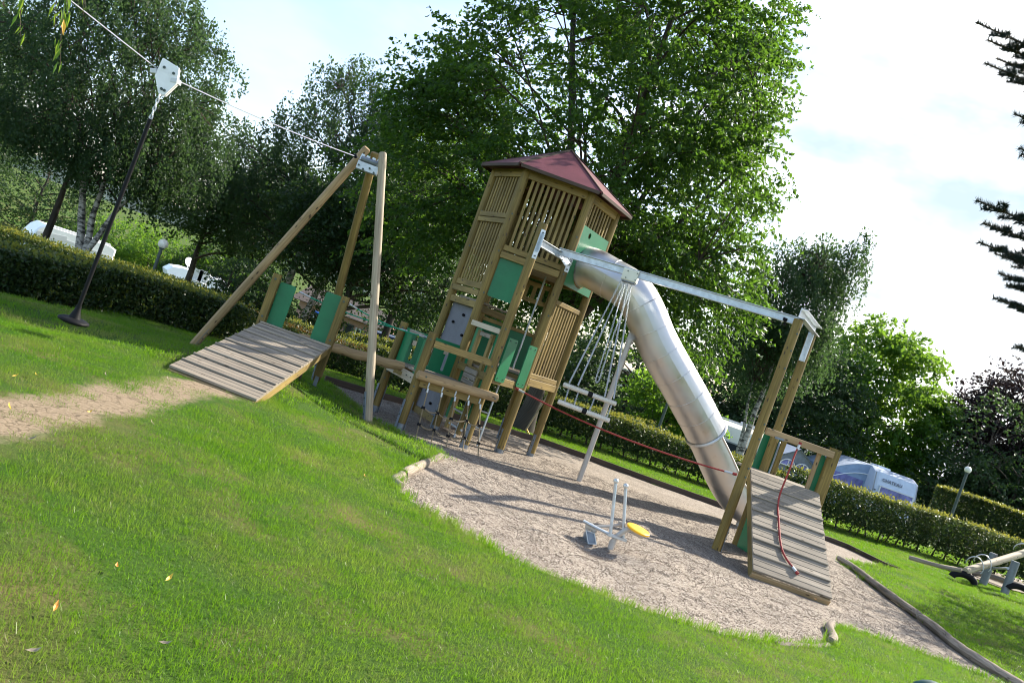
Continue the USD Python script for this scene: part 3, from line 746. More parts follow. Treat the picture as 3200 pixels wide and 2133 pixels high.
# ---- climbing net hung from its log
E = (PA - Q1) / np.linalg.norm(PA - Q1); NF = np.array([E[1], -E[0]])
net = Thing('climbing_net', 'rope net with black clips hanging from a horizontal round log', 'climbing net', p3(Q1 + E * .5 + NF * .13, 0))
l0, l1 = Q1 - E * .07 + NF * .125, PA + E * .17 + NF * .125
m = Mesh(); m.tube([p3(l0, .79), p3(l0 + E * .01, .79), p3(lerp(l0, l1, .5), .80), p3(l1 - E * .01, .81), p3(l1, .81)], [.052, .062, .062, .062, .05], 18); lg = net.part('log', m, mat['log_wood'], smooth=True)
for s in (.08, .95):
    bolt(net, lg, p3(lerp(l0, l1, s) + NF * .058, .80), (*NF, 0), .012)
feet = [(1299, 1368), (1347, 1382), (1393, 1400), (1446, 1412), (1494, 1426)]
cols = []
for i, s in enumerate((.155, .325, .49, .655, .80)):
    a = p3(lerp(l0, l1, s) + NF * .02, .735); b = on_plane(*feet[i], .0)
    m = Mesh(); m.tube([a, a - [0, 0, .07]], .011, 8); net.part('eye_bolt', m, mat['galvanised'])
    m = Mesh(); m.tube([lerp(a, b, .10), lerp(a, b, .18)], .014, 8); net.part('rope_clamp', m, mat['clamp'])
    m = Mesh(); m.tube([lerp(a, b, .08), lerp(a, b, .5), lerp(a, b, 1.03)], .009, 6); net.part('rope', m, mat['rope_hemp'], smooth=True)
    cols.append((a, b))
for t0 in (.46, .76):
    pts = [lerp(a, b, t0 + .04 * ((i * 7) % 3 - 1) * .5) for i, (a, b) in enumerate(cols)]
    for i in range(4):
        m = Mesh(); m.tube(sag(pts[i], pts[i + 1], .035, 10), .009, 6); net.part('rope', m, mat['rope_hemp'], smooth=True)
    for p in pts:
        m = Mesh(); m.bar(p - [.025, 0, .01], p + [.025, 0, -.01], .03, .04, ch=.01); net.part('rope_clip', m, mat['black_plastic'])

# ---- balance log from the left ramp to the square deck
B1 = p3(lerp(Q1, Q2, .5) + OUT * .02, .775); B0 = np.array([-2.62, 11.42, .72])
blog = Thing('balance_log', 'thick round log bridging the left ramp and the square deck', 'log', (B0[0], B0[1], 0))
ts = np.linspace(0, 1, 14)[:, None]
pts = B0 * (1 - ts) + B1 * ts + np.stack([0 * ts[:, 0], 0 * ts[:, 0], .008 * np.sin(ts[:, 0] * 21)], 1)
m = Mesh(); m.tube(pts, .066 + .004 * np.sin(np.linspace(0, 1, 14) * 37), 18); blog.part('log', m, mat['log_wood'], smooth=True)
m = Mesh(); m.bar(B1 - [.02, .03, .105], B1 - [.02, .03, .055], .16, .12); blog.part('log_cradle', m, mat['slat_wood'])

# ---- the ramps: planks, cleats and stringers
def ramp(t, a0, a1, b0, b1, nplank, every, stringer=.11):
    """a0-a1: left and right low corner, b0-b1: left and right high corner."""
    a0, a1, b0, b1 = (np.asarray(q, float) for q in (a0, a1, b0, b1))
    n = np.cross(a1 - a0, b0 - a0); n /= np.linalg.norm(n)
    L = np.linalg.norm(b0 - a0); pw = L / nplank
    d = (lerp(b0, b1, .5) - lerp(a0, a1, .5)); d /= np.linalg.norm(d)
    for k in range(nplank):
        s = (k + .5) / nplank
        p, q = lerp(a0, b0, s), lerp(a1, b1, s)
        e = (q - p) / np.linalg.norm(q - p)
        m = Mesh(); m.bar(p - e * rs.uniform(.0, .004) - n * .015, q + e * rs.uniform(0, .004) - n * .015, pw - .008, .03, up=n, ch=.003); t.part('plank', m, mat['plank_wood'])
        if k % every == every - 1 and k < nplank - 1:
            s2 = (k + 1.0) / nplank
            p, q = lerp(a0, b0, s2), lerp(a1, b1, s2)
            m = Mesh(); m.bar(p + n * .010, q + n * .010, .032, .020, up=n, ch=.006); t.part('cleat', m, mat['plank_wood'])
    for p, q in ((a0, b0), (a1, b1)):
        e = (a1 - a0) / np.linalg.norm(a1 - a0) * (.03 if p is a0 else -.03)
        m = Mesh(); m.bar(p + e - n * (.031 + stringer / 2), q + e - n * (.031 + stringer / 2), .045, stringer, up=n); t.part('stringer', m, mat['slat_wood'])
    m = Mesh(); m.bar(a0 - n * (.031 + stringer * .42) - d * .012, a1 - n * (.031 + stringer * .42) - d * .012, .03, stringer * .8, up=n); t.part('end_board', m, mat['log_wood'])
    return n, d


# left ramp on its mound
la0, la1 = at(530, 1140, 8.85), at(802, 1247, 8.80)
lb0, lb1 = at(822, 1003, 11.3), at(1035, 1079, 11.3)
lr = Thing('left_ramp', 'long low plank ramp with two green panels on the grass mound', 'ramp', (*((la0 + lb1)[:2] / 2), .1))
n, d = ramp(lr, la0, la1, lb0, lb1, 28, 3)
zt = lb0[2]
for bx, sgn, top in ((lb0 + [-.03, .0, 0], 1, (886, 862)), (lb1 + [-.04, .02, 0], -1, (1085, 928))):
    base = np.array([bx[0], bx[1] + .03, .1])
    hz = at(*top, 11.32)[2]
    m = Mesh(); m.bar(base + [0, 0, .25], [base[0], base[1], hz], .10, .075, up=(0, 1, 0), ch=.006); pth = lr.part('post', m, mat['post_wood'])
    for z in (zt + .06, hz - .07):
        bolt(lr, pth, np.array([base[0], base[1] - .037, z]), (0, -1, 0), .014)
    x0 = base[0] + sgn * .055; x1 = x0 + sgn * .215
    a, b = sorted((x0, x1))
    lr.part('green_panel', board_panel([a, base[1] + .05], [b, base[1] + .05], zt - .02, hz - .03 - (.05 if sgn > 0 else -.01)), mat['green_panel'])
    m = Mesh(); m.bar(base - [0, 0, .25], base + [0, 0, .30], .05, .008, up=(0, 1, 0)); lr.part('foot_bracket', m, mat['grey_steel'])
m = Mesh(); m.bar(lb1 + [-.25, -.15, -.12], lb1 + [-.25, -.15, -.75], .11, .09, up=(0, 1, 0)); lr.part('leg', m, mat['dark_board'])
m = Mesh(); m.bar(lb0 + [.2, .04, -.10], lb1 + [-.02, .04, -.10], .05, .12); lr.part('cross_beam', m, mat['slat_wood'])

# right ramp and its frame
R1, R2 = np.array([3.38, 11.33]), np.array([3.94, 12.39])
ra0, ra1 = at(2355, 1778, 10.1), at(2600, 1868, 10.1)
rb0, rb1 = at(2348, 1465, 11.68), at(2560, 1542, 11.70)
rt = Thing('ramp_platform', 'steep weathered plank ramp with tall posts, handrail and green panels', 'ramp', (4.0, 11.4, 0))
rn, d = ramp(rt, ra0, ra1, rb0, rb1, 21, 3, stringer=.14)
zp = rb0[2]
for k, p in enumerate((R1, R2)):
    pth = rt.part('post', post_mesh(p, -.15, 3.14, .062), mat['post_wood'], smooth=True)
    foot(rt, pth, p, [(.9, -.3)], .34)
    for z in ((2.95, 2.72, 2.48, 1.72, 1.52, 1.12, 1.0) if k == 0 else (1.9, 1.8)):
        bolt(rt, pth, p3(p, z) + np.array([.02, -.06, 0]), (.3, -1, 0), .013)
P3 = np.array([rb1[0] + .04, 11.78])
m = Mesh(); m.bar([P3[0], P3[1], -.1], [P3[0], P3[1], 1.74], .145, .085, up=(0, 1, 0), ch=.008); rt.part('post', m, mat['post_wood'])
h0 = at(2394, 1345, 11.52); h1 = at(2604, 1421, 11.74)
m = Mesh(); m.bar(h0, h1, .045, .095); rt.part('handrail', m, mat['log_wood'])
m = Mesh(); m.bar(at(2422, 1366, 11.5), at(2450, 1375, 11.52), .012, .03); rt.part('metal_strip', m, mat['grey_steel'])
# left panels: beside the post and behind it
GA, GB = np.array([rb0[0] - .02, 12.62]), np.array([rb0[0] + .02, 11.8])
rt.part('green_panel', board_panel(np.array([3.80, 12.47]), np.array([4.15, 12.47]), zp - .06, 1.66, off=0), mat['green_panel'])
pc = at(2439, 1400, 12.35)
m = Mesh(); m.bar([pc[0] + .03, 12.40, .05], [pc[0] + .03, 12.40, 1.60], .075, .06, up=(0, 1, 0)); pth = rt.part('post', m, mat['post_wood'])
gx = pc[0] - .03
hp = curve([[gx, 12.36, 1.56], [gx - .03, 12.28, 1.55], [gx - .03, 12.27, 1.4], [gx - .03, 12.27, 1.2], [gx - .03, 12.28, 1.02], [gx, 12.36, .99]], 18)
m = Mesh(); m.tube(hp, .012, 8); rt.part('grab_handle', m, mat['grey_steel'], smooth=True)
# right panel
q0 = at(2519, 1512, 11.82); q1 = at(2568, 1532, 11.82)
rt.part('green_panel', board_panel([q0[0] + .06, 11.83], [P3[0] - .07, 11.83], zp - .03, 1.60), mat['green_panel'])
m = Mesh(); m.bar([q0[0] + .03, 11.82, zp - .1], [q0[0] + .03, 11.82, 1.61], .05, .05, up=(0, 1, 0)); rt.part('post', m, mat['log_wood'])
# back half of the platform and what stands under it
for k in range(6):
    y = 11.78 + k * .12
    m = Mesh(); m.bar([rb0[0] + .0, y, zp - .015], [rb1[0], y, zp - .015], .11, .03); rt.part('floor_board', m, mat['plank_wood'])
m = Mesh(); m.bar([rb0[0], 11.75, zp - .10], [rb1[0], 11.75, zp - .10], .045, .12); rt.part('cross_beam', m, mat['slat_wood'])
u0 = on_plane(2283, 1695, -.02)
rt.part('green_panel', board_panel([3.93, 12.30], [4.03, 11.82], .0, zp - .10, off=0), mat['green_panel'])
m = Mesh(); m.bar([4.06, 11.78, -.05], [4.06, 11.78, zp - .10], .07, .05, up=(0, 1, 0)); rt.part('post', m, mat['slat_wood'])

# ---- steel beam with the trolley swing
tb = Thing('steel_beam', 'long galvanised steel beam carried between the tower and the right posts', 'steel beam', (.25, 12.85, 3))
b0, b1 = np.array([.20, 12.86, 3.09]), np.array([3.62, 11.88, 3.19])


def ibeam(t, a, b, w=.075, h=.10, th=.010, name='rail'):
    a, b = np.asarray(a), np.asarray(b)
    m = Mesh(); m.bar(a + [0, 0, h / 2], b + [0, 0, h / 2], w, th, ch=.002); m.bar(a - [0, 0, h / 2], b - [0, 0, h / 2], w, th, ch=.002)
    m.bar(a, b, th, h - th, ch=.001)
    return t.part(name, m, mat['galvanised'])


rl = ibeam(tb, b0, b1)
e = PA - T[3]; e /= np.linalg.norm(e)
ibeam(tb, p3(PA - e * .06, 3.05), p3(T[3] + e * .05, 3.05), name='cross_arm')
for p, z0, z1 in ((PA, 2.80, 3.22), (T[3], 2.86, 3.12)):
    sd = np.array([.50, -.86, 0])
    m = Mesh(); c = p3(p, 0) + sd * .064; m.bar(c + [0, 0, z0], c + [0, 0, z1], .075, .008, up=sd); pth = tb.part('bracket_plate', m, mat['galvanised'])
    m = Mesh(); m.bar(c + sd * .03 + [0, 0, z0 + .1], c + sd * .03 + [0, 0, z1 - .05], .008, .08, up=sd); tb.part('gusset', m, mat['galvanised'], pth)
    for z in (z0 + .04, z1 - .04):
        bolt(tb, pth, c + sd * .006 + [0, 0, z], sd, .012)
m = Mesh()
g0, g1 = p3(lerp(PA, T[3], .8), 3.05), p3(lerp(PA, T[3], .8), 2.86)
m.bar(g0, g1 + [.12, 0, .1], .10, .01, up=(.5, -.86, 0)); tb.part('gusset', m, mat['galvanised'])
e = (R2 - R1) / np.linalg.norm(R2 - R1)
nr = np.array([e[1], -e[0]])
m = Mesh()
a, b = p3(R1 - e * .08, 3.215), p3(R2 + e * .12, 3.215)
m.bar(a, b, .008, .12, ch=.002); m.bar(a + [nr[0] * .04, nr[1] * .04, .06], b + [nr[0] * .04, nr[1] * .04, .06], .09, .008, ch=.002); m.bar(a + [nr[0] * .04, nr[1] * .04, -.06], b + [nr[0] * .04, nr[1] * .04, -.06], .09, .008, ch=.002)
tb.part('cross_arm', m, mat['galvanised'])
for p in (R1, R2):
    c = p3(p - e * (.0 if p is R1 else .066), 0) + ([0, .066, 0] if p is R1 else 0)
    m = Mesh(); m.bar(c + [0, 0, 2.74], c + [0, 0, 3.16], .085, .008, up=p3(e, 0)); pth = tb.part('bracket_plate', m, mat['galvanised'])
    m = Mesh(); k = c - p3(e, 0) * .03 if p is R2 else c; m.bar(k + p3(nr, 0) * .03 + [0, 0, 2.75], k + p3(nr, 0) * .03 + [0, 0, 3.15], .03, .03, up=p3(e, 0)); tb.part('gusset', m, mat['galvanised'], pth)
sp = lerp(b0, b1, .93)
m = Mesh(); m.box(sp - [0, 0, .03], (.05, .09, .05)); m.sphere(sp - [-.02, 0, .085], .02, 1); tb.part('end_stop', m, mat['black_plastic'])

sw = Thing('trolley_swing', 'swing of two rope wrapped bars hanging on chains from a trolley box', 'swing', (1.27, 12.5, 1))
TC = at(1971, 862, 12.55)
bd = (b1 - b0) / np.linalg.norm(b1 - b0)
m = Mesh(); m.bar(TC - bd * .11, TC + bd * .11, .17, .17, ch=.012); bx = sw.part('trolley_box', m, mat['cream_paint'])
m = Mesh(); m.bar(TC - bd * .10 + [0, 0, -.095], TC + bd * .10 + [0, 0, -.095], .15, .02); sw.part('trolley_base', m, mat['grey_steel'], bx)
for s in (-.07, .07):
    for z in (-.05, .05):
        bolt(sw, bx, TC + bd * s + [0, -.088, z], (0, -1, 0), .009)


def chain(t, a, b, r=.0042, pitch=.028, name='chain', mt='chain', parent=None, pts=None):
    pts = np.asarray(pts if pts is not None else [a, b], float)
    dd = np.concatenate([[0], np.cumsum(np.linalg.norm(np.diff(pts, axis=0), axis=1))])
    n = max(2, int(dd[-1] / pitch)); th = np.linspace(0, 2 * PI, 7)
    m = Mesh()
    for k in range(n):
        s0, s1 = dd[-1] * k / n, dd[-1] * (k + 1) / n
        p, q = (np.array([np.interp(s, dd, pts[:, i]) for i in range(3)]) for s in (s0, s1))
        w = q - p; L = np.linalg.norm(w); w /= L
        sidev = np.cross(w, [0, 1, 0] if k % 2 else [1, .3, 0]); sidev /= np.linalg.norm(sidev)
        c = (p + q) / 2
        ring = [c + w * math.cos(x) * (L * .62) + sidev * math.sin(x) * (L * .33) for x in th]
        m.tube(ring, r, 4, cap=False)
    return t.part(name, m, mat[mt], parent)


ba0, ba1 = at(1760, 1200, 12.7), at(1926, 1262, 12.7)
bb0, bb1 = at(1743, 1253, 12.4), at(1905, 1314, 12.4)
for a, b in ((ba0, ba1), (bb0, bb1)):
    ax = (b - a) / np.linalg.norm(b - a); ts = np.linspace(0, 1, 60)
    rr = .036 + .004 * np.sin(ts * 150); rr[[0, -1]] = .024
    m = Mesh(); m.tube(a + (b - a) * ts[:, None], rr, 12); pth = sw.part('rope_wrapped_bar', m, mat['rope_pale'], smooth=True)
    m = Mesh(); m.tube([lerp(a, b, .465), lerp(a, b, .55)], .042, 12); sw.part('black_band', m, mat['black_plastic'], pth, smooth=True)
hang = [(1779, 1196, 1944, 890, 12.72, .28), (1806, 1204, 1955, 892, 12.66, .28), (1890, 1238, 1967, 893, 12.7, .42), (1918, 1245, 1978, 895, 12.66, .42)]
for i, (fx, fy, tx, ty, dpt, sl) in enumerate(hang):
    a, b = at(fx, fy, dpt), at(tx - 8, ty, 12.55 + (.05 if i % 2 else -.05)); b[2] = TC[2] - .10
    mid = lerp(a, b, .60 if i < 2 else .66)
    chain(sw, mid, b)
    m = Mesh(); m.tube(sag(a, mid, .01, 8), .0125, 8); sw.part('chain_sleeve', m, mat['rope_grey'], smooth=True)
a, b, c = at(1950, 893, 12.6), at(1862, 1196, 12.55), at(1973, 895, 12.5)
a[2] = c[2] = TC[2] - .10
chain(sw, None, None, pts=[a, lerp(a, b, .5), b + [-.02, 0, .05], b, b + [.03, 0, .03], lerp(c, b, .5), c], name='chain_loop')
for s, dz in ((.12, 0), (.30, 0), (.60, 0), (.93, 0)):
    chain(sw, lerp(ba0, ba1, s) - [0, 0, .03], lerp(bb0, bb1, s) + [0, 0, .03], pitch=.03)

# ---- tube slide
axis = [np.array([.60, 13.58, 3.06]), np.array([.85, 13.46, 3.08]), np.array([1.08, 13.38, 3.03])]
for px, py, dd in ((1445, 665, 13.25), (1500, 765, 13.2), (1556, 870, 13.3), (1595, 940, 13.48), (1621, 991, 13.66)):
    axis.append(atD(px, py, dd))
full = curve(axis, 90)
L = np.concatenate([[0], np.cumsum(np.linalg.norm(np.diff(full, axis=0), axis=1))])
sl = Thing('tube_slide', 'large shiny steel tube slide curving down from the tower', 'slide', (2.2, 13.4, 0))
RT = .315
seams = [0, .55] + list(np.linspace(1.2, L[-1], 7))
for i in range(len(seams) - 1):
    t = np.linspace(seams[i], seams[i + 1], 12)
    seg = np.stack([np.interp(t, L, full[:, k]) for k in range(3)], 1)
    m = Mesh(); m.tube(seg, RT - .0015 * (i % 2), 36, cap=False); pth = sl.part('tube_section', m, mat['stainless'], smooth=True)
    if i > 0:
        q = seg[0]; w = (seg[1] - seg[0]) / np.linalg.norm(seg[1] - seg[0])
        m = Mesh(); m.tube([q - w * .006, q - w * .005, q + w * .005, q + w * .006], [RT - .002, RT + .0035, RT + .0035, RT - .002], 36, cap=False); sl.part('seam', m, mat['stainless'], pth, smooth=True)
q = full[-1]; w = full[-1] - full[-2]; w /= np.linalg.norm(w)
ringp = [q + w * .02 * k for k in (-1, 0, 1, 2)]
m = Mesh(); m.tube(ringp, [RT + .005, RT + .03, RT + .03, RT + .005], 36, cap=False); sl.part('rim', m, mat['stainless'], smooth=True)
# open chute: lower half of the tube
chute = curve([q, atD(1643, 1041, 13.85), atD(1665, 1091, 14.1), atD(1692, 1136, 14.42), atD(1718, 1161, 14.8)], 26)
tt = np.gradient(chute, axis=0); tt /= np.linalg.norm(tt, axis=1, keepdims=True)
V = []
for i in range(len(chute)):
    s = np.cross(tt[i], [0, 0, 1.0]); s /= np.linalg.norm(s); u = np.cross(s, tt[i])
    for rr in (RT, RT - .012):
        for th in np.linspace(-.15 - .05 * i / 22, PI + .15 + .05 * i / 22, 17):
            V.append(chute[i] - u * math.sin(th) * rr + s * math.cos(th) * rr)
V = np.array(V); n = len(chute); k = 17
I = np.arange(n * 2 * k).reshape(n, 2, k)
F = []
for side in (0, 1):
    a, b, c, d = I[:-1, side, :-1], I[:-1, side, 1:], I[1:, side, 1:], I[1:, side, :-1]
    F += [np.stack([a, b, c], -1).reshape(-1, 3), np.stack([a, c, d], -1).reshape(-1, 3)]
for j in (0, k - 1):
    a, b, c, d = I[:-1, 0, j], I[:-1, 1, j], I[1:, 1, j], I[1:, 0, j]
    F += [np.stack([a, b, c], -1), np.stack([a, c, d], -1)]
m = Mesh(); m.add(V, np.vstack(F)); ch = sl.part('chute', m, mat['stainless'], smooth=35)
for j in (0, k - 1):
    m = Mesh(); m.tube(V[I[:, 0, j]], .016, 8); sl.part('chute_rim', m, mat['stainless'], ch, smooth=True)
e = chute[-2]
m = Mesh(); m.tube([[e[0], e[1], -.1], [e[0], e[1], e[2] - .2]], .055, 10); sl.part('support_leg', m, mat['pole_steel'], smooth=True)
p0 = on_plane(1809, 1503, 0.0); p1 = at(1971, 1063, p0[1])
m = Mesh(); m.tube([p0 - [0, 0, .1], p3(p0, p1[2])], .042, 14); sl.part('support_leg', m, mat['pole_steel'], smooth=True)
m = Mesh(); m.bar(p3(p0, p1[2] - .05), p3(p0, p1[2] + .22) + [.02, .12, 0], .10, .01, up=(0, 1, 0)); m.tube([p3(p0, p1[2] - .04), p3(p0, p1[2] + .01)], .05, 12); sl.part('support_clamp', m, mat['pole_steel'])

# ---- ropes
def rope(name, label, pts, mt, r=.011, ends=True):
    t = Thing(name, label, 'rope', pts[0])
    m = Mesh(); m.tube(pts, r, 8); t.part('rope', m, mat[mt], smooth=True)
    pts = np.asarray(pts)
    if ends:
        for i, j in ((3, 1), (-4, -2)):
            m = Mesh(); m.tube([pts[j], lerp(pts[j], pts[i], .9)], r * 1.5, 8); t.part('clamp_sleeve', m, mat['clamp'])
        for i in (0, -1):
            m = Mesh(); m.tube([pts[i], lerp(pts[i], pts[i + (1 if i == 0 else -1)], .9)], r * 1.7, 8); t.part('shackle', m, mat['rope_red'] if mt == 'rope_red' else mat['galvanised'])
    return t


r0, r1 = at(1612, 1212, 12.86), at(2303, 1482, 11.38)
rope('long_rope', 'long red rope sagging from the tower across to the right ramp', sag(r0, r1, .10, 60), 'rope_red', .0115)
z0 = at(2499, 1380, 11.55); zz = [z0 - [0, .05, .0], at(2488, 1410, 11.48), at(2466, 1470, 11.35)]
onr = lambda px, py, h=.016: (lambda o, dr: o + dr * (((ra0 - o) @ rn + h) / (dr @ rn)))(np.array([0, 0, EYE]), at(px, py, 1.0) - np.array([0, 0, EYE]))
zz += [onr(2437, 1545, .06), onr(2433, 1620), onr(2437, 1680), onr(2452, 1735), onr(2478, 1772), onr(2494, 1792)]
rope('ramp_rope', 'short red climbing rope lying down the right plank ramp', curve(zz, 60), 'rope_red', .0125)
for i, (a, b, lab) in enumerate((((936, 912, 11.35), (1272, 1033, 12.38), 'thin green hand rope from the left one of the two ramp panels'), ((1093, 950, 11.3), (1333, 1053, 11.85), 'thin green hand rope from the right one of the two ramp panels'))):
    rope('hand_rope', lab, sag(at(*a), at(*b), .05, 30), 'rope_green', .0085)

# ---- zip line: tripod, cable, trolley with its seat
tp = Thing('zip_line_tripod', 'tall leaning tripod of three round logs joined by a steel bracket', 'tripod', (-2.6, 11.7, 0))
logs = [(at(598, 1085, 12.3), at(1142, 470, 11.62)), (np.array([-2.52, 12.95, .05]), at(1170, 486, 11.72)), (at(1149, 1322, 10.9), at(1196, 487, 11.48))]
for i, (a, b) in enumerate(logs):
    dv = (b - a) / np.linalg.norm(b - a); b = b + dv * .04
    m = Mesh(); m.tube([a - dv * .15, lerp(a, b, .5), b - dv * .02, b], [.062, .058, .056, .045] if i != 2 else [.056, .054, .053, .043], 16)
    pth = tp.part('log', m, mat['grey_post_wood' if i == 2 else 'post_wood' if i == 1 else 'pale_wood'] if i != 0 else mat['log_wood'], smooth=True)
    sd = np.array([.75, -.65, 0]) if i == 0 else np.array([-.8, -.6, 0])
    m = Mesh(); m.bar(a + sd * .06 + dv * -.1, a + sd * .06 + dv * .38, .05, .008, up=sd); tp.part('foot_bracket', m, mat['grey_steel'], pth)
    for s in (.1, .2, .3):
        bolt(tp, pth, a + sd * .066 + dv * s, sd, .010)
kc = at(1146, 524, 11.55)
m = Mesh(); m.bar(kc + [-.13, 0, .0], kc + [.15, .02, .0], .09, .12, ch=.01); br = tp.part('head_bracket', m, mat['galvanised'])
m = Mesh(); m.tube([kc + [-.10, -.04, .09], kc + [.12, -.02, .09]], .035, 10); tp.part('cable_winch', m, mat['grey_steel'], br)
for s in (-.10, -.03, .05, .12):
    bolt(tp, br, kc + [s, -.045, -.02 + .02 * math.sin(s * 40)], (0, -1, 0), .014)
    m = Mesh(); m.bar(kc + [s, -.02, .07], kc + [s + .01, -.02, .15], .012, .05); tp.part('bracket_tooth', m, mat['galvanised'], br)
cA = at(1120, 492, 11.5); cT = at(521, 236, 8.6)
cT2 = at(500, 222, 8.55)
far = at(218, 0, 7.55); dirf = (far - cT2) / np.linalg.norm(far - cT2)
cable = Thing('zip_line_cable', 'thin steel cable stretched from the tripod towards the upper left', 'cable', cA)
m = Mesh(); m.tube(np.vstack([sag(cA, cT, .03, 16), [cT2], far[None], (far + dirf * 4)[None], (far + dirf * 9)[None]]), .0058, 8); cable.part('cable', m, mat['rope_grey'], smooth=True)
sb = lerp(cA, cT, .02)
m = Mesh(); m.sphere(sb, .028, 2); cable.part('cable_stop', m, mat['black_plastic'], smooth=True)

zs = Thing('zip_line_trolley', 'black rod with round button seat hanging from a white zip line trolley', 'zip line trolley', at(230, 1005, 8.6))
prof = [at(510, 181, 8.52), at(560, 212, 8.52), at(551, 246, 8.52), at(541, 270, 8.52), at(514, 297, 8.52), at(500, 292, 8.52), at(483, 238, 8.52), at(495, 205, 8.52)]
prof = [at(509, 180, 8.5), at(560, 212, 8.5), at(551, 262, 8.5), at(514, 297, 8.5), at(494, 290, 8.5), at(484, 235, 8.5)]
pc = np.mean(prof, axis=0)
pxz = Polygon([(q[0], q[2]) for q in prof]).buffer(-.012).buffer(.012, 3)
for dy, mt in ((0, 'white_plate'), (.10, 'white_plate')):
    e = trimesh.creation.extrude_polygon(pxz, .022, engine='earcut'); v = np.asarray(e.vertices)
    w = np.stack([v[:, 0] - dy * .35, 8.5 + dy + v[:, 2], v[:, 1]], 1)
    m = Mesh(); m.tri(trimesh.Trimesh(w, e.faces[:, ::-1], process=False)); pth = zs.part('trolley_plate', m, mat[mt])
    if dy == 0:
        for px, py in ((514, 211), (543, 230), (505, 278), (514, 283)):
            bolt(zs, pth, at(px, py, 8.5), (0, -1, 0), .014)
e = trimesh.creation.extrude_polygon(pxz.buffer(-.03), .075, engine='earcut'); v = np.asarray(e.vertices)
m = Mesh(); m.tri(trimesh.Trimesh(np.stack([v[:, 0] - .02, 8.524 + v[:, 2], v[:, 1]], 1), e.faces[:, ::-1], process=False)); zs.part('trolley_wheel_block', m, mat['cream_paint'])
for px, py in ((487, 222), (551, 252)):
    m = Mesh(); c = at(px, py, 8.55); m.bar(c - [.03, 0, .02], c + [.03, 0, -.005], .11, .045); zs.part('guide_block', m, mat['light_trim'])
r0, r1 = at(499, 296, 8.56), at(236, 985, 8.6)
tq = lerp(r0, r1, .11)
chain(zs, r0, tq, r=.008, pitch=.04)
m = Mesh(); m.tube([tq, lerp(tq, r1, .5), r1], [.020, .020, .020], 12); zs.part('rod', m, mat['black_plastic'], smooth=True)
dv = (r1 - r0) / np.linalg.norm(r1 - r0)
m = Mesh(); m.tube([r1 - dv * .10, r1 - dv * .06, r1 + dv * .02, r1 + dv * .04], [.026, .030, .055, .07], 14); zs.part('seat_boot', m, mat['black_plastic'], smooth=True)
th = np.linspace(0, 2 * PI, 25)
sc = r1 + dv * .055
pr = [(0.0, .028), (.07, .03), (.115, .025), (.142, .012), (.150, 0.0), (.142, -.014), (.11, -.026), (.05, -.03), (0.0, -.03)]
a1 = np.cross(dv, [0, 1, 0]); a1 /= np.linalg.norm(a1); a2 = np.cross(dv, a1)
V = np.vstack([[sc - dv * z + (a1 * math.cos(x) + a2 * math.sin(x)) * max(r, 1e-4) for x in th] for r, z in pr])
I = np.arange(len(V)).reshape(len(pr), 25); a, b, c, d = I[:-1, :-1], I[:-1, 1:], I[1:, 1:], I[1:, :-1]
m = Mesh(); m.add(V, np.vstack([np.stack([a, c, b], -1).reshape(-1, 3), np.stack([a, d, c], -1).reshape(-1, 3)])); zs.part('button_seat', m, mat['black_plastic'], smooth=True)

# ---- sand digger
g0 = on_plane(1403, 1710 / 1, 0) if False else on_plane(1908, 1712, -.02)
yb = g0[1]
A = lambda px, py, dy=0.0: at(px, py, yb + dy)
dg = Thing('sand_digger', 'steel toy digger with two levers, scoop and round yellow seat', 'toy digger', (g0[0], g0[1], 0))
D3 = lambda x, y: (1750 + x / 3.92, 1400 + y / 3.92)
m = Mesh(); m.tube([A(*D3(610, 1255)) - [0, 0, .1], A(*D3(650, 1130))], .035, 12); dg.part('base_post', m, mat['pole_steel'], smooth=True)
m = Mesh(); m.tube(curve([A(*D3(648, 1140)), A(*D3(700, 1075)), A(*D3(790, 1010)), A(*D3(850, 985)), A(*D3(920, 1020)), A(*D3(1015, 1075))], 24), .028, 12); dg.part('seat_arm', m, mat['pole_steel'], smooth=True)
s0, s1 = A(*D3(822, 925)), A(*D3(1100, 1058))
sc = lerp(s0, s1, .5); rad = np.linalg.norm(s1 - s0) / 2; ax = (s1 - s0) / (2 * rad); up = np.cross([0, 1, 0], ax); up = up if up[2] > 0 else -up
up = up * .88 + np.array([0, -.09, 0]); up /= np.linalg.norm(up); sd = np.cross(up, ax); sd /= np.linalg.norm(sd); ax = np.cross(sd, up)
pr = [(.001, .012), (rad * .9, .012), (rad, .004), (rad, -.012), (rad * .92, -.02), (.001, -.02)]
V = np.vstack([[sc + up * z + (ax * math.cos(x) + sd * math.sin(x)) * r for x in th] for r, z in pr]); I = np.arange(len(V)).reshape(len(pr), 25); a, b, c, d = I[:-1, :-1], I[:-1, 1:], I[1:, 1:], I[1:, :-1]
m = Mesh(); m.add(V, np.vstack([np.stack([a, b, c], -1).reshape(-1, 3), np.stack([a, c, d], -1).reshape(-1, 3)])); pth = dg.part('seat', m, mat['yellow_plastic'], smooth=40)
for x in np.arange(0, 6) * PI / 3:
    pass
piv = A(*D3(660, 1075), -.02)
m = Mesh(); m.bar(A(*D3(575, 1045), -.05), A(*D3(805, 1125), .02), .05, .03); dg.part('cross_bar', m, mat['galvanised'])
for (bx_, by_), (tx, ty), dy in (((618, 1050), (686, 400), -.06), ((772, 1095), (806, 460), .02)):
    m = Mesh(); m.tube([A(*D3(bx_, by_), dy), A(*D3(tx, ty), dy)], .017, 10); pth = dg.part('lever', m, mat['galvanised'], smooth=True)
    m = Mesh(); m.sphere(A(*D3(tx, ty), dy), .028, 2); dg.part('knob', m, mat['clamp'], pth, smooth=True)
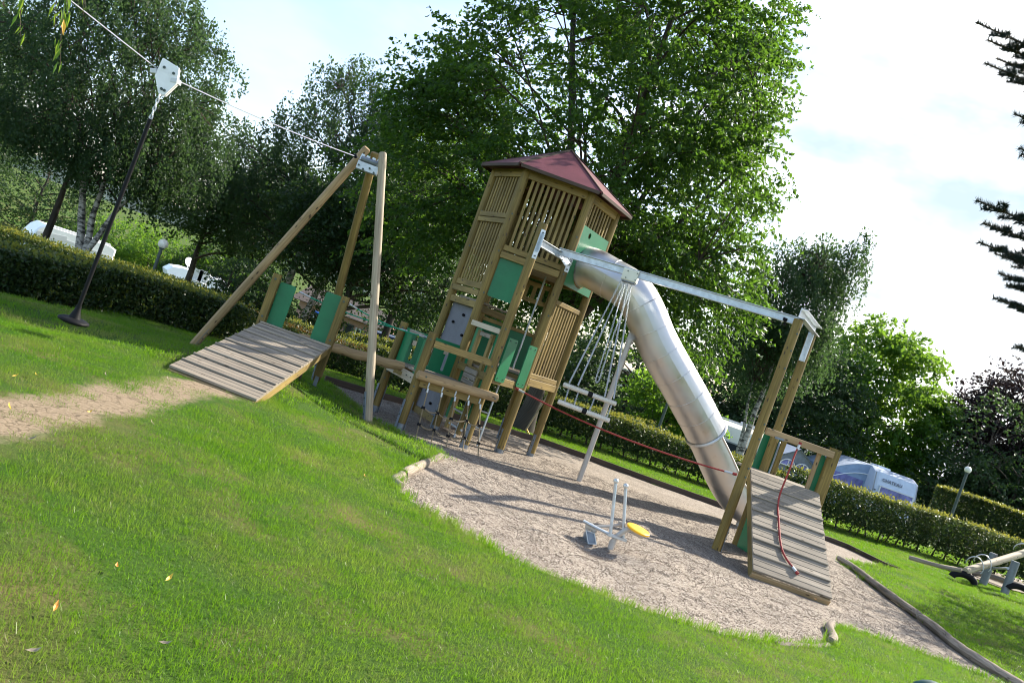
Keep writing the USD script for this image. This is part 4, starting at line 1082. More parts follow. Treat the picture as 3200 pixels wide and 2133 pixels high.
m = Mesh(); m.tube([A(*D3(600, 1045), -.05), A(*D3(470, 985), -.05), A(*D3(285, 888), -.05)], .016, 8); dg.part('boom', m, mat['galvanised'], smooth=True)
m = Mesh(); m.tube([A(*D3(760, 935), .12), A(*D3(600, 950), .05), A(*D3(390, 960), 0)], .016, 8); m.box(A(*D3(745, 930), .12), (.06, .04, .06)); dg.part('boom', m, mat['pole_steel'], smooth=False)
m = Mesh(); m.tube([A(*D3(335, 900)), A(*D3(325, 1000))], .018, 8); m.tube([A(*D3(400, 920)), A(*D3(350, 1000))], .016, 8); m.box(A(*D3(380, 960)), (.10, .06, .05)); m.sphere(A(*D3(415, 1000)), .035, 1); dg.part('scoop_arm', m, mat['pole_steel'])
b = [A(*D3(272, 1130), .06), A(*D3(345, 1165), -.07), A(*D3(443, 1172), -.05), A(*D3(420, 1040), -.03), A(*D3(318, 1005), -.05), A(*D3(290, 1030), .06), A(*D3(400, 1130), .08), A(*D3(400, 1040), .08)]
m = Mesh()
for q in ((0, 1, 4), (0, 4, 5), (1, 2, 3), (1, 3, 4), (0, 6, 2), (0, 2, 1), (5, 4, 3), (5, 3, 7)):
    m.add([b[i] for i in q], [(0, 1, 2)])
dg.part('scoop', m, mat['grey_steel'])
m = Mesh()
for i, j in ((1, 4), (4, 3), (3, 2), (2, 1)):
    m.tube([b[i] - [0, .004, 0], b[j] - [0, .004, 0]], .006, 6)
dg.part('scoop_rim', m, mat['clamp'])

# ---- seesaw at the right edge
ss = Thing('seesaw', 'pale log seesaw with steel posts and wire handles', 'seesaw', at(3100, 1830, 18.4))
ya = 18.4
K = lambda x, y: (2500 + x / 2.139, 1400 + y / 2.139)
gl = lambda x, y: terrain(np.array([x]), np.array([y]))[0]
a, b = at(*K(1105, 820), 17.9), at(*K(1640, 655), 19.4)
m = Mesh(); m.tube([a, lerp(a, b, .02), lerp(a, b, .5), b], [.068, .078, .077, .077], 16); lg = ss.part('log', m, mat['pale_wood'], smooth=True)
for x, y, dx in ((1165, 780, 0), (1217, 765, 0), (1480, 690, 0)):
    c = at(*K(x, y), 18.0 + (x - 1105) / 535 * 1.5)
    m = Mesh(); m.tube(curve([c + [-.13, .08, -.02], c + [-.12, .02, .12], c + [-.02, -.04, .18], c + [.08, -.09, .12], c + [.12, -.1, -.12]], 16), .011, 8); ss.part('handle', m, mat['galvanised'], smooth=True)
for top, ft, dd in (((1282, 695), (1228, 890), 18.75), ((1428, 750), (1378, 935), 17.95)):
    p = at(*K(*ft), dd); q = at(*K(*top), dd)
    m = Mesh(); m.tube([[p[0], p[1], p[2] - .1], [p[0], p[1], q[2]]], .08, 16); ss.part('post', m, mat['grey_steel'], smooth=True)
m = Mesh(); m.tube([at(*K(1285, 800), 18.75), at(*K(1390, 800), 17.95)], .03, 8); ss.part('axle', m, mat['galvanised'], smooth=True)
for k, (x, y) in enumerate(((1100, 850), (1475, 930))):
    c = at(*K(x, y), 17.9); th = np.linspace(0, PI, 12)
    m = Mesh(); m.tube([c + np.array([math.cos(t) * .24, 0, math.sin(t) * .12 - .10]) for t in th], .07, 10); ss.part('tyre_bumper', m, mat['black_plastic'], smooth=True)

# gravel under the seesaw
sp_ = [K(905, 775), K(1000, 800), K(1080, 815), K(1150, 828), K(1280, 850), K(1400, 888), K(1520, 925), K(1560, 1000), K(1440, 965), K(1320, 935), K(1230, 900), K(1120, 860), K(1040, 835)]
spl = Polygon([on_plane(*k_, .17)[:2] for k_ in sp_]).buffer(0)
tv, tf = trimesh.creation.triangulate_polygon(spl.buffer(.05), engine='earcut')
m = Mesh(); e = trimesh.Trimesh(np.column_stack([tv, np.zeros(len(tv))]), tf, process=False)
for _ in range(4):
    e = e.subdivide()
v = np.array(e.vertices); v[:, 2] = terrain(v[:, 0], v[:, 1]) + .035
if e.face_normals[:, 2].mean() < 0:
    e = trimesh.Trimesh(v, e.faces[:, ::-1], process=False)
gg = usdkit.mesh(stage, '/World/seesaw_gravel', (v, np.asarray(e.faces)), mat['gravel'], smooth=True)
tag(gg.GetPrim(), 'small gravel bed under the seesaw', 'gravel', kind='structure')

# ---- timber edgings
def edging(label, pts, r, mt, group=None, lumps=.12, name='border_log', seed=0):
    pts = curve(pts, max(10, int(len(pts) * 9)))
    q = np.random.default_rng(seed)
    rr = r * (1 + lumps * (fbm(np.stack([np.arange(len(pts)) * .35, np.full(len(pts), seed * 3.3), 0 * np.arange(len(pts))], 1), 3, seed) - .5) * 2)
    rr[0] *= .85; rr[-1] *= .85
    m = Mesh(); m.tube(pts, rr, 12)
    return single(name, m, mat[mt], label, 'log edging', group, smooth=True)


def lay(pl, dz, z=.03):
    return [gD(x, y, z) + [0, 0, dz] for x, y in pl]


edging('long weathered log bordering the right side of the gravel', lay([(1925, 1285), (1962, 1308), (2003, 1340), (2052, 1376), (2110, 1418)], .03), .052, 'old_log', seed=1)
edging('weathered border log running out at the bottom right corner', lay([(2113, 1421), (2160, 1457), (2215, 1500), (2275, 1538), (2330, 1572), (2390, 1612)], .03), .056, 'old_log', seed=2)
edging('short stubby log end at the grass tip in the gravel', lay([(1910, 1437), (1907, 1452), (1913, 1466), (1906, 1474)], .015), .042, 'old_log', seed=3)
edging('pale half buried log at the near gravel edge left of the stubby log', lay([(1780, 1474), (1830, 1478), (1880, 1480), (1904, 1476)], -.035), .045, 'old_log', seed=4)
edging('curved pale log where the grass point meets the gravel', lay([(1012, 1050), (985, 1062), (955, 1075), (926, 1090)], .01), .052, 'old_log', seed=5)
edging('short log end turning down beside the curved pale log', lay([(922, 1092), (909, 1101), (908, 1112), (920, 1120)], .01), .046, 'old_log', seed=6)
edging('thin log lying in the lawn left of the seesaw', [at(*K(728, 727), 17.5), at(*K(830, 757), 17.4), at(*K(980, 797), 17.3), at(*K(1080, 815), 17.2)], .042, 'old_log', seed=7)
edging('dark log behind the seesaw posts', [at(*K(1150, 835), 19.6), at(*K(1280, 855), 19.4), at(*K(1400, 895), 19.2), at(*K(1500, 920), 19.0)], .06, 'old_log', seed=8)
edging('half buried log beside the foot of the left tripod leg', [at(522, 1076, 12.2), at(552, 1084, 12.1), at(585, 1092, 12.0)], .045, 'old_log', seed=9)
bl = [(745, 872), (880, 912), (1000, 946), (1110, 976), (1230, 1010), (1360, 1056), (1494, 1105), (1650, 1160), (1760, 1197), (1902, 1240), (1947, 1257), (2035, 1301), (2085, 1319)]
be = Thing('edging_boards', 'dark timber boards edging the far side of the gravel', 'edging', gD(1230, 1010))
for p, q in zip(lay(bl[:-1], 0), lay(bl[1:], 0)):
    m = Mesh(); m.bar(p + [0, .02, -.03], q + [0, .02, -.03], .05, .20); be.part('board', m, mat['dark_board'])

# ---- strewn leaves
LEAF = [(387, 1330, 'yellow_leaf', 'curled yellow leaf standing upright in the near lawn'), (265, 1307, 'orange_leaf', 'small rust brown leaf left of the curled yellow one'), (122, 1408, 'orange_leaf', 'reddish brown leaf on the lawn near the left edge'),
        (71, 1507, 'dry_leaf', 'pale dry leaf at the bottom left corner'), (379, 1475, 'dry_leaf', 'pale upright leaf in a dry patch of the near lawn'), (30, 875, 'yellow_leaf', 'upper left one of two yellow leaves near the zip line seat'),
        (80, 873, 'yellow_leaf', 'right one of two yellow leaves near the zip line seat'), (238, 872, 'dry_leaf', 'pale leaf at the upper rim of the clay patch'), (17, 948, 'yellow_leaf', 'yellow leaf on the clay patch at the left edge'),
        (200, 960, 'yellow_leaf', 'yellow leaf in the middle of the clay patch'), (345, 985, 'dry_leaf', 'pale leaf on the lawn below the clay patch'), (68, 1020, 'dry_leaf', 'pale leaf below the clay patch near the left edge'),
        (1872, 1376, 'orange_leaf', 'orange leaf on the gravel below the right ramp'), (832, 1108, 'orange_leaf', 'light brown leaf on the lawn left of the curved log'), (380, 885, 'dry_leaf', 'pale leaf at the left ramp corner')]
for i, (x, y, mt, lab) in enumerate(LEAF):
    p = gD(x, y, .14 if x < 700 else .04); p[2] = terrain(p[:1], p[1:2])[0] + .045
    a = rng.uniform(0, PI); d1 = np.array([math.cos(a), math.sin(a), rng.uniform(-.2, .5)]) * .024; d2 = np.array([-math.sin(a), math.cos(a), .3]) * .007
    m = Mesh(); V = [p - d1, p - d1 * .3 + d2, p + d1 * .4 + d2, p + d1 + [0, 0, .012], p + d1 * .4 - d2, p - d1 * .3 - d2, p - d1 * .3 - [0, 0, .004], p + d1 * .4 - [0, 0, .004]]
    m.add(V, [(0, 6, 1), (1, 6, 7), (1, 7, 2), (2, 7, 3), (3, 7, 4), (4, 7, 6), (4, 6, 5), (5, 6, 0)])
    single('fallen_leaf', m, mat[mt], lab, 'leaf', 'fallen leaves strewn on lawn and gravel')

# ---- dark green rounded plastic shape at the bottom edge
c = on_plane(2885, 2250, .05); c[2] = 0
gt = Thing('play_barrel', 'dark green rounded plastic top just showing at the bottom edge', 'play equipment', c)
tp_ = at(2862, 2106, c[1])
zt2 = tp_[2]
pts = [c + np.array([x, 0, zt2 - .07 - .05 * (x / .17) ** 2]) for x in np.linspace(-.16, .16, 9)]
m = Mesh(); m.tube(pts, [.03, .055, .065, .07, .07, .07, .065, .055, .03], 14); gt.part('top', m, mat['dark_green_plastic'], smooth=True)
m = Mesh(); m.tube([c + [0, .02, -.05], c + [0, .02, zt2 - .1]], .045, 12); gt.part('stem', m, mat['grey_steel'], smooth=True)
# ------------------------------------------------------------------ trees, hedges and the camp site behind
trng = np.random.default_rng(21)


def unit(v):
    return v / (np.linalg.norm(v, axis=-1, keepdims=True) + 1e-12)


def leaves(m, P, L, W, A=None, droop=.3, spread=1.0, fold=.25, rng=trng):
    """Folded leaf quads at the points P; A: preferred leaf direction."""
    n = len(P)
    r = unit(rng.normal(0, 1, (n, 3)))
    a = unit((0 if A is None else A) + r * spread - np.array([0, 0, droop]))
    b = unit(np.cross(a, unit(rng.normal(0, 1, (n, 3)) * .8 + [0, 0, .9])))
    c = np.cross(a, b)
    s = rng.uniform(.55, 1.35, n)[:, None]
    h = a * L * s / 2; w = b * W * s / 2; up = c * W * fold * s
    V = np.stack([P - h, P + w * 1.0 + up - h * .1, P + h, P - w * 1.0 + up - h * .1], 1).reshape(-1, 3)
    o = np.arange(n)[:, None] * 4
    m.add(V, np.stack([o + [0, 1, 2], o + [0, 2, 3]], 1).reshape(-1, 3))


def in_crown(n, ells, rng, shell=.5, scale=.9, thr=.42, seed=0):
    """Points in a union of ellipsoids (cx, cy, cz, rx, ry, rz), more of them near the surface, with gaps where a noise is low."""
    out = []
    vol = np.array([e[3] * e[4] * e[5] for e in ells]); vol /= vol.sum()
    while sum(map(len, out)) < n:
        k = rng.choice(len(ells), n, p=vol)
        e = np.array(ells)[k]
        d = unit(rng.normal(0, 1, (n, 3))); r = np.where(rng.random(n) < shell, rng.uniform(.72, 1.0, n), rng.random(n) ** (1 / 3))
        wob = 1 + .24 * (fbm(d * 2.2 + k[:, None] * 7.7 + seed, 3, seed) - .5) * 2
        p = e[:, :3] + d * e[:, 3:] * (r * wob)[:, None]
        ok = fbm(p * scale + seed * 3.1, 3, seed + 4) > thr
        out.append(p[ok])
    return np.vstack(out)[:n]


def limb(m, a, b, r0, r1, rng, bow=.12, n=6, sides=6):
    t = np.linspace(0, 1, n)[:, None]; L = np.linalg.norm(b - a)
    o = rng.normal(0, 1, 3) * L * bow * .6 + np.array([0, 0, L * bow])
    pts = a * (1 - t) + b * t + o * (t * (1 - t) * 2)
    m.tube(pts, np.linspace(r0, r1, n), sides, cap=False)
    return pts


def G(p, dz=0):
    return np.array([p[0], p[1], terrain(np.array([p[0]]), np.array([p[1]]))[0] + dz])


def tree(name, label, foot, ells, trunk_r, leafmat, n_clusters, per, cl_r, L, W, cat='tree', group=None, barkmat='bark', trunks=None, weep=0.0, limbs=40, droop=.3, flat=.55, seed=1, thr=.42, scale=.9, shell=.5, split=.35, push=1.0):
    if push != 1.0:                                                         # the same tree farther off along the same sight lines
        q = np.asarray(foot, float)[:2] * push; foot = G(q)
        ells = [(e[0] * push, e[1] * push, (e[2] - EYE) * push + EYE, e[3] * push, e[4] * push, e[5] * push) for e in ells]; L *= push ** .7; W *= push ** .7; cl_r *= push
    rng = np.random.default_rng(seed)
    foot = np.asarray(foot, float)
    t = Thing(name, label, cat, foot, group=group)
    ells = [tuple(map(float, e)) for e in ells]
    ctr = np.mean([e[:3] for e in ells], axis=0); top = max(e[2] + e[5] for e in ells)
    CP = in_crown(n_clusters, ells, rng, seed=seed, thr=thr, scale=scale, shell=shell)
    # wood
    trunks = trunks or [(foot, np.array([ctr[0] * .6 + foot[0] * .4, ctr[1] * .6 + foot[1] * .4, ctr[2] + (top - ctr[2]) * .35]), trunk_r)]
    lines = []
    for a, b, r in trunks:
        a, b = np.asarray(a, float), np.asarray(b, float)
        m = Mesh(); tt = np.linspace(0, 1, 14)[:, None]
        pts = a * (1 - tt) + b * tt + (fbm(np.hstack([tt * 3, tt * 0 + seed, tt * 0 + r * 50]), 2, seed) - .5)[:, None] * np.array([1, .6, 0]) * .35 * tt
        pts[0] -= [0, 0, .25]
        rad = r * (1 - .72 * tt[:, 0]); rad[0] *= 1.5; rad[1] *= 1.12
        m.tube(pts, rad, 14); t.part('trunk', m, mat[barkmat], smooth=True)
        lines.append((pts, rad))
    m = Mesh()
    order = rng.permutation(len(CP))[:limbs]
    forks = []
    for i in order:
        pts, rad = lines[i % len(lines)]
        # leave the trunk below the target
        z = min(CP[i][2] - .35 * np.linalg.norm(CP[i][:2] - pts[-1][:2]), pts[-1][2])
        z = max(z, pts[0][2] + split * (pts[-1][2] - pts[0][2]))
        k = int(np.argmin(np.abs(pts[:, 2] - z)))
        r0 = min(rad[k] * .55, trunk_r * .34)
        lp = limb(m, pts[k], CP[i], r0, .012, rng)
        forks.append(lp[3]); forks.append(lp[4])
    forks = np.array(forks)
    if len(forks):
        from scipy.spatial import cKDTree
        kd = cKDTree(forks)
        for i in rng.permutation(len(CP))[:limbs * 5]:
            dd, j = kd.query(CP[i])
            if .2 < dd < 2.6:
                limb(m, forks[j], CP[i], .016, .004, rng, n=4, sides=4)
        t.part('branches', m, mat['twig'], smooth=True)
    # leaves
    if weep:
        idx = rng.integers(0, len(CP), len(CP))
        base = CP[idx]; ln = rng.uniform(.3, 1.0, len(base)) * weep
        wind = np.array([.28, -.1, 0])
        s = rng.random((len(base), per)) ** .85
        P = base[:, None] + np.stack([s * wind[0] + 0 * s, s * wind[1], -s * s * .8 - .2 * s], -1) * ln[:, None, None] + rng.normal(0, cl_r * .28, (len(base), per, 3))
        P = P.reshape(-1, 3); A = np.tile([.15, 0, -.6], (len(P), 1))
    else:
        # flat sprays: a drooping twig with leaves on both sides
        n = len(CP)
        out = unit((CP - ctr) * [1, 1, .25]) * .8
        dv = unit(out + rng.normal(0, .55, (n, 3)) * [1, 1, .5] + [0, 0, .05])
        ev = unit(np.cross(dv, [0, 0, 1.0])); ln = cl_r * rng.uniform(1.6, 3.6, (n, 1))
        s = rng.uniform(-.5, 1.0, (n, per)); sg = rng.choice([-1.0, 1.0], (n, per)) * rng.uniform(.3, 1.2, (n, per))
        wd = cl_r * .42 * (1.1 - np.abs(s - .1)) * sg
        P = CP[:, None] + dv[:, None] * (s * ln)[..., None] + ev[:, None] * wd[..., None] + np.array([0, 0, -1.0]) * (np.maximum(s, 0) ** 2 * ln * .35)[..., None] + rng.normal(0, cl_r * .13, (n, per, 3))
        P = P.reshape(-1, 3)
        A = (dv[:, None] * .7 + ev[:, None] * np.sign(sg)[..., None] * .5).reshape(-1, 3)
    m = Mesh(); leaves(m, P, L, W, A, droop=droop, rng=rng); t.part('crown', m, mat[leafmat])
    return t


# the big tree behind the tower
tree('broad_tree', 'huge broadleaf tree rising behind the wooden tower', G((.82, 18.4)),
     [(-.1, 18.6, 6.7, 3.7, 3.7, 4.2), (2.3, 18.6, 5.8, 2.0, 2.6, 3.4), (3.4, 18.4, 3.8, 1.35, 1.8, 1.6), (-2.5, 18.6, 4.4, 1.7, 2.4, 2.2), (-3.3, 18.6, 5.9, 1.1, 1.5, 1.0), (.5, 18.8, 3.7, 2.4, 2.4, 1.3), (1.2, 18.6, 9.4, 2.1, 2.6, 2.0)],
     .20, 'leaf_tree', 5200, 26, .22, .108, .062, limbs=90, droop=.55, seed=3, thr=.455, scale=.95, shell=.55, split=.16,
     trunks=[(G((.82, 18.4)), np.array([.9, 18.5, 3.2]), .21), (np.array([.88, 18.45, 2.2]), np.array([-1.6, 18.6, 10.5]), .12), (np.array([.88, 18.45, 2.4]), np.array([1.0, 18.8, 11.2]), .12), (np.array([.9, 18.45, 2.0]), np.array([3.4, 18.6, 7.0]), .09), (np.array([.88, 18.45, 2.1]), np.array([-3.4, 18.5, 6.4]), .08), (np.array([.9, 18.45, 2.3]), np.array([2.2, 18.8, 8.2]), .09)])

# birch clump on the left
bf = np.array(atD(190, 572, 24.5))
gz = terrain(bf[:1], bf[1:2])[0]
def btr(px, py, tx, ty, r, d=24.5):
    a = atD(px, py, d); b = atD(tx, ty, d); dv = (a - b) / np.linalg.norm(a - b)
    a2 = a + dv * max(0, (a[2] - gz) / max(.3, -dv[2]))
    return (a2, b, r)
tree('birch_tree', 'large birch clump with three pale trunks at the left', [bf[0], bf[1], gz],
     [(-12.8, 24.5, 4.9, 3.0, 3.2, 2.9), (-15.4, 24.5, 3.9, 2.2, 2.4, 2.0), (-10.7, 24.5, 3.7, 1.6, 2.2, 1.9), (-12.9, 24.5, 7.0, 2.0, 2.2, 1.3), (-12.6, 24.5, 2.9, 3.0, 2.6, 1.0)],
     .16, 'leaf_birch', 3500, 25, .30, .085, .062, barkmat='birch_bark', limbs=60, weep=1.0, droop=.5, seed=5, thr=.38, split=.30,
     trunks=[btr(182, 560, 215, 300, .15), btr(195, 570, 270, 330, .13), btr(200, 572, 330, 420, .12), btr(188, 560, 180, 200, .10)])
tree('birch_tree', 'dark birch at the far left edge beside the white motorhome', G((-17.5, 27)),
     [(-18.4, 27, 3.8, 1.7, 1.8, 2.6), (-17.8, 27, 2.4, 1.8, 1.8, 1.0)], .16, 'leaf_birch', 1000, 22, .30, .09, .065, weep=1.0, limbs=14, seed=6, split=.8,
     trunks=[btr(105, 535, 190, 300, .14, 27)])
tree('poplar_tree', 'slender dark tree behind the birch at the left edge', G((-22.6, 34)),
     [(-22.2, 34, 4.0, 2.0, 2.0, 4.6), (-23.4, 34, 3.0, 2.0, 2.0, 1.8)], .16, 'leaf_dark', 900, 22, .30, .10, .07, limbs=20, seed=8, split=.25)

# weeping birch in the middle and the darker trees under it
tree('weeping_birch', 'tall weeping birch between the tripod and the big tree', G((-8.2, 30)),
     [(-7.9, 30, 5.6, 2.5, 2.5, 3.2), (-9.9, 30, 4.2, 1.6, 1.9, 2.2), (-6.2, 30, 4.6, 2.2, 2.2, 3.2), (-7.6, 30, 8.0, 1.5, 1.5, 1.2)], .16, 'leaf_birch', 2100, 26, .30, .11, .06, barkmat='birch_bark', limbs=45, weep=1.9, seed=9, thr=.42, split=.3,
     trunks=[(G((-8.0, 30)), np.array([-7.6, 30, 6.5]), .17), (G((-7.2, 30)), np.array([-6.2, 30.2, 5.0]), .13)])
tree('lime_tree', 'dark round tree left of the tripod behind the white camper', G((-12.0, 33)),
     [(-12.6, 33, 3.0, 2.1, 2.2, 1.7), (-10.3, 33, 2.6, 1.9, 2.0, 1.7), (-11.2, 33, 4.0, 1.7, 1.7, 1.4)], .17, 'leaf_dark', 1500, 24, .34, .12, .085, limbs=40, seed=10, thr=.42, split=.3,
     trunks=[(G((-10.4, 33)), np.array([-10.2, 33, 2.2]), .15), (G((-12.2, 33)), np.array([-12.3, 33, 2.6]), .15)])
tree('cherry_tree', 'leafy tree with hanging branches behind the left ramp', G((-5.3, 27)),
     [(-5.0, 27, 3.2, 1.9, 2.0, 1.8), (-3.3, 26.5, 2.9, 1.7, 1.9, 1.9), (-6.6, 27, 3.0, 1.4, 1.6, 1.6), (-4.6, 27, 4.6, 1.8, 1.8, 1.4)], .14, 'leaf_dark', 1500, 24, .32, .115, .08, limbs=40, seed=12, thr=.40, split=.35)
tree('birch_tree', 'tall birch crown showing left of the big tree top', G((-4.4, 32)),
     [(-4.6, 32, 8.6, 2.2, 2.0, 2.6), (-3.6, 32, 5.6, 2.4, 2.0, 2.8), (-5.4, 32, 6.6, 1.9, 2.0, 2.2)], .16, 'leaf_birch', 1300, 24, .34, .115, .07, weep=1.2, limbs=30, seed=13, thr=.42, split=.3)
tree('round_shrub', 'dark dense shrub behind the left green ramp panel', G((-6.7, 23)),
     [(-6.9, 23, .2, 1.1, 1.0, 1.2), (-6.0, 23, -.1, .8, .8, .9)], .05, 'leaf_dark', 700, 24, .16, .07, .05, cat='shrub', limbs=20, seed=14, thr=.3)
tree('round_shrub', 'glossy pale shrub between the two green ramp panels', G((-5.3, 25)),
     [(-5.2, 25, -.1, .55, .5, .9)], .05, 'leaf_hedge', 260, 22, .14, .075, .055, cat='shrub', limbs=12, seed=15, thr=.3)

# right side
wf = G((7.35, 26))
tree('weeping_birch', 'weeping birch with wind blown twigs behind the slide end', wf,
     [(7.3, 26, 5.6, 1.5, 1.5, 1.9), (8.2, 26, 7.3, .8, .9, 1.1), (6.9, 26, 4.3, 1.6, 1.6, 1.3)], .15, 'leaf_birch', 1300, 26, .28, .11, .055, barkmat='birch_bark', limbs=40, weep=1.7, seed=16, thr=.44, split=.35,
     trunks=[btr(1700, 1040, 1775, 830, .15, 26), btr(1690, 1050, 1730, 880, .09, 26)])
tree('maple_tree', 'dark tree right behind the tall posts of the ramp', G((10.0, 31)),
     [(9.9, 31, 3.6, 2.0, 1.9, 2.4), (8.7, 31, 2.4, 1.9, 1.8, 1.9), (11.2, 31, 2.6, 1.5, 1.6, 2.0)], .17, 'leaf_dark', 1300, 24, .34, .12, .085, limbs=35, seed=17, thr=.40, split=.3, push=1.42)
tree('walnut_tree', 'bright green walnut tree behind the blue caravan', G((13.6, 33)),
     [(13.6, 33, 4.3, 2.5, 2.3, 2.6), (15.1, 33, 3.6, 1.6, 1.8, 1.9), (12.2, 33, 3.6, 1.7, 1.8, 2.3), (13.2, 33, 6.0, 1.4, 1.4, 1.1), (15.4, 33, 2.2, 1.1, 1.2, 1.0)], .17, 'leaf_walnut', 1500, 22, .27, .20, .10, limbs=45, droop=.6, seed=18, thr=.49, split=.25, push=1.42)
tree('copper_beech', 'dark purple copper beech at the right edge', G((19.6, 33)),
     [(19.4, 33, 5.0, 2.6, 2.2, 2.6), (18.2, 33, 3.6, 1.4, 1.5, 1.6), (21, 33, 3.6, 2.4, 2, 2.6)], .2, 'leaf_purple', 2600, 26, .30, .13, .095, limbs=45, seed=19, thr=.42, split=.2, push=1.4)
tree('yew_tree', 'dark green bushy tree under the copper beech', G((18.6, 31)),
     [(18.3, 31, 1.9, 2.0, 1.6, 1.8), (20.4, 31, 1.6, 1.8, 1.6, 1.9), (16.9, 31.5, 1.2, 1.3, 1.2, 1.3)], .15, 'leaf_dark', 2200, 26, .26, .12, .075, limbs=30, seed=20, thr=.33, split=.1, push=1.4)
tree('young_tree', 'small light green tree between the slide and the hedge', G((5.6, 29)),
     [(5.3, 29, 1.5, 1.0, 1.1, .9), (6.3, 29, 1.0, 1.0, 1.0, .9)], .07, 'leaf_walnut', 420, 22, .25, .13, .08, limbs=20, seed=22, thr=.42, split=.3)
tree('young_tree', 'pale green conifer shrub in front of the pink house', G((-5.2, 36)),
     [(-5.2, 36, -1.3, .8, .8, .9)], .07, 'leaf_walnut', 300, 22, .2, .13, .08, limbs=10, seed=23, thr=.3, cat='shrub')
for k, (x, y, zc, rx, rz, lm, lab) in enumerate(((-3.0, 42, 1.2, 2.8, 3.2, 'leaf_dark', 'dark tree far behind the square deck'), (1.5, 44, 2.4, 3.4, 4.2, 'leaf_dark', 'wide dark tree far behind the tower'), (5.8, 40, 2.0, 2.8, 3.4, 'leaf_dark', 'dark tree far behind the slide'), (-18.2, 55, -.6, 2.6, 2.3, 'leaf_walnut', 'sunlit tree beyond the white camper'), (-22.6, 56, -1.3, 2.4, 2.0, 'leaf_walnut', 'sunlit bushy tree beyond the left lamp'), (-26.5, 58, -1.4, 2.6, 2.2, 'leaf_walnut', 'sunlit bush beyond the right end of the left motorhome'), (-24.5, 75, -1.2, 4.5, 3.0, 'leaf_dark', 'dark tree line end far beyond the left lamp'), (-37, 66, .6, 4.2, 4.2, 'leaf_dark', 'dark tree behind the left motorhome'), (10.5, 45, 2.5, 3.0, 3.5, 'leaf_dark', 'dark tree far behind the ramp posts'), (25, 42, 3.2, 4.0, 4.5, 'leaf_dark', 'dark tree beyond the right lamp'))):
    tree('background_tree', lab, G((x, y)), [(x, y, zc, rx, rx * .8, rz), (x + rx * .6, y, zc - rz * .4, rx * .7, rx * .6, rz * .6), (x - rx * .6, y, zc - rz * .3, rx * .7, rx * .6, rz * .6)], .2, lm, 620, 22, .45, .17, .12, limbs=22, seed=40 + k, thr=.40, split=.25, push=1.38 if 'sunlit' in lab else 1.0)


# hedges
def hedge(name, label, path, h, w, n, tip=.5, seed=0, group=None, lm='leaf_hedge', L=.062, W=.042, tipmat='leaf_hedge_tip', gap=.0):
    rng = np.random.default_rng(100 + seed)
    path = np.asarray(path, float)
    ln = LineString(path); L0 = ln.length
    t = Thing(name, label, 'hedge', [*path[0], terrain(path[:1, 0], path[:1, 1])[0]], group=group)

    def pt(s, off, z):
        i = np.clip(s, 0, L0 - 1e-3)
        d = np.concatenate([[0], np.cumsum(np.linalg.norm(np.diff(path, axis=0), axis=1))])
        x, y = np.interp(i, d, path[:, 0]), np.interp(i, d, path[:, 1])
        k = np.clip(np.searchsorted(d, i, 'right') - 1, 0, len(path) - 2)
        a = (path[k + 1] - path[k]) / np.linalg.norm(path[k + 1] - path[k], axis=1, keepdims=True)
        x, y = x - a[:, 1] * off, y + a[:, 0] * off
        return np.stack([x, y, terrain(x, y) + z], 1)
    # surfaces: two sides and the top, wavy
    def shell(n, z0=0.0):
        per = np.array([h, w, h]); per = per / per.sum()
        f = rng.choice(3, n, p=per); s = rng.uniform(-.05, L0 + .05, n); q = rng.random(n)
        dep = np.abs(rng.normal(0, .05, n)) - .015
        wav = .10 * (fbm(np.stack([s * 1.3, q * 2, f * 9.0 + seed], 1), 3, seed) - .5)
        rnd = .10 * h
        off = np.where(f == 1, (q - .5) * w, np.where(f == 0, -1, 1) * (w / 2 - dep + wav - .06 * (q > .9)))
        z = np.where(f == 1, h - dep + wav, z0 + q * (h - z0))
        return f, s, q, off, z
    f, s, q, off, z = shell(n)
    keep = (z > .22 * h) | (rng.random(n) < .55 - gap)
    P = pt(s, off, z)[keep]
    m = Mesh(); leaves(m, P, L, W, None, droop=.2, rng=rng); t.part('foliage', m, mat[lm])
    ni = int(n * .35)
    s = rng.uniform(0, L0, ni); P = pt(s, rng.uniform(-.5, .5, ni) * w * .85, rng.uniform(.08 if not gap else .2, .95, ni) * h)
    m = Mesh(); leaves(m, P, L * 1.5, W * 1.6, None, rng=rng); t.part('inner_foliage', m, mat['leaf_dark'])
    nt = int(n * .16 * tip)
    s = rng.uniform(0, L0, nt); o = (rng.random(nt) - .5) * w * 1.04
    P = pt(s, o, h + np.abs(rng.normal(0, .045, nt)) + .02 + .06 * (fbm(np.stack([s * 1.3, o * 0 + 1, o * 0 + seed], 1), 3, seed) - .5))
    if nt:
        m = Mesh(); leaves(m, P, L, W, np.tile([0, 0, .8], (nt, 1)), droop=-.2, rng=rng); t.part('young_shoots', m, mat[tipmat])
    m = Mesh()
    for s in np.arange(.1, L0, .32):
        a = pt(np.array([s]), np.array([rng.normal(0, .06)]), np.array([-.1]))[0]
        b = a + [rng.normal(0, .1), rng.normal(0, .1), h * .75]
        m.tube([a, (a + b) / 2 + rng.normal(0, .03, 3), b], [.022, .017, .008], 5, cap=False)
    t.part('stems', m, mat['twig'], smooth=True)
    return t


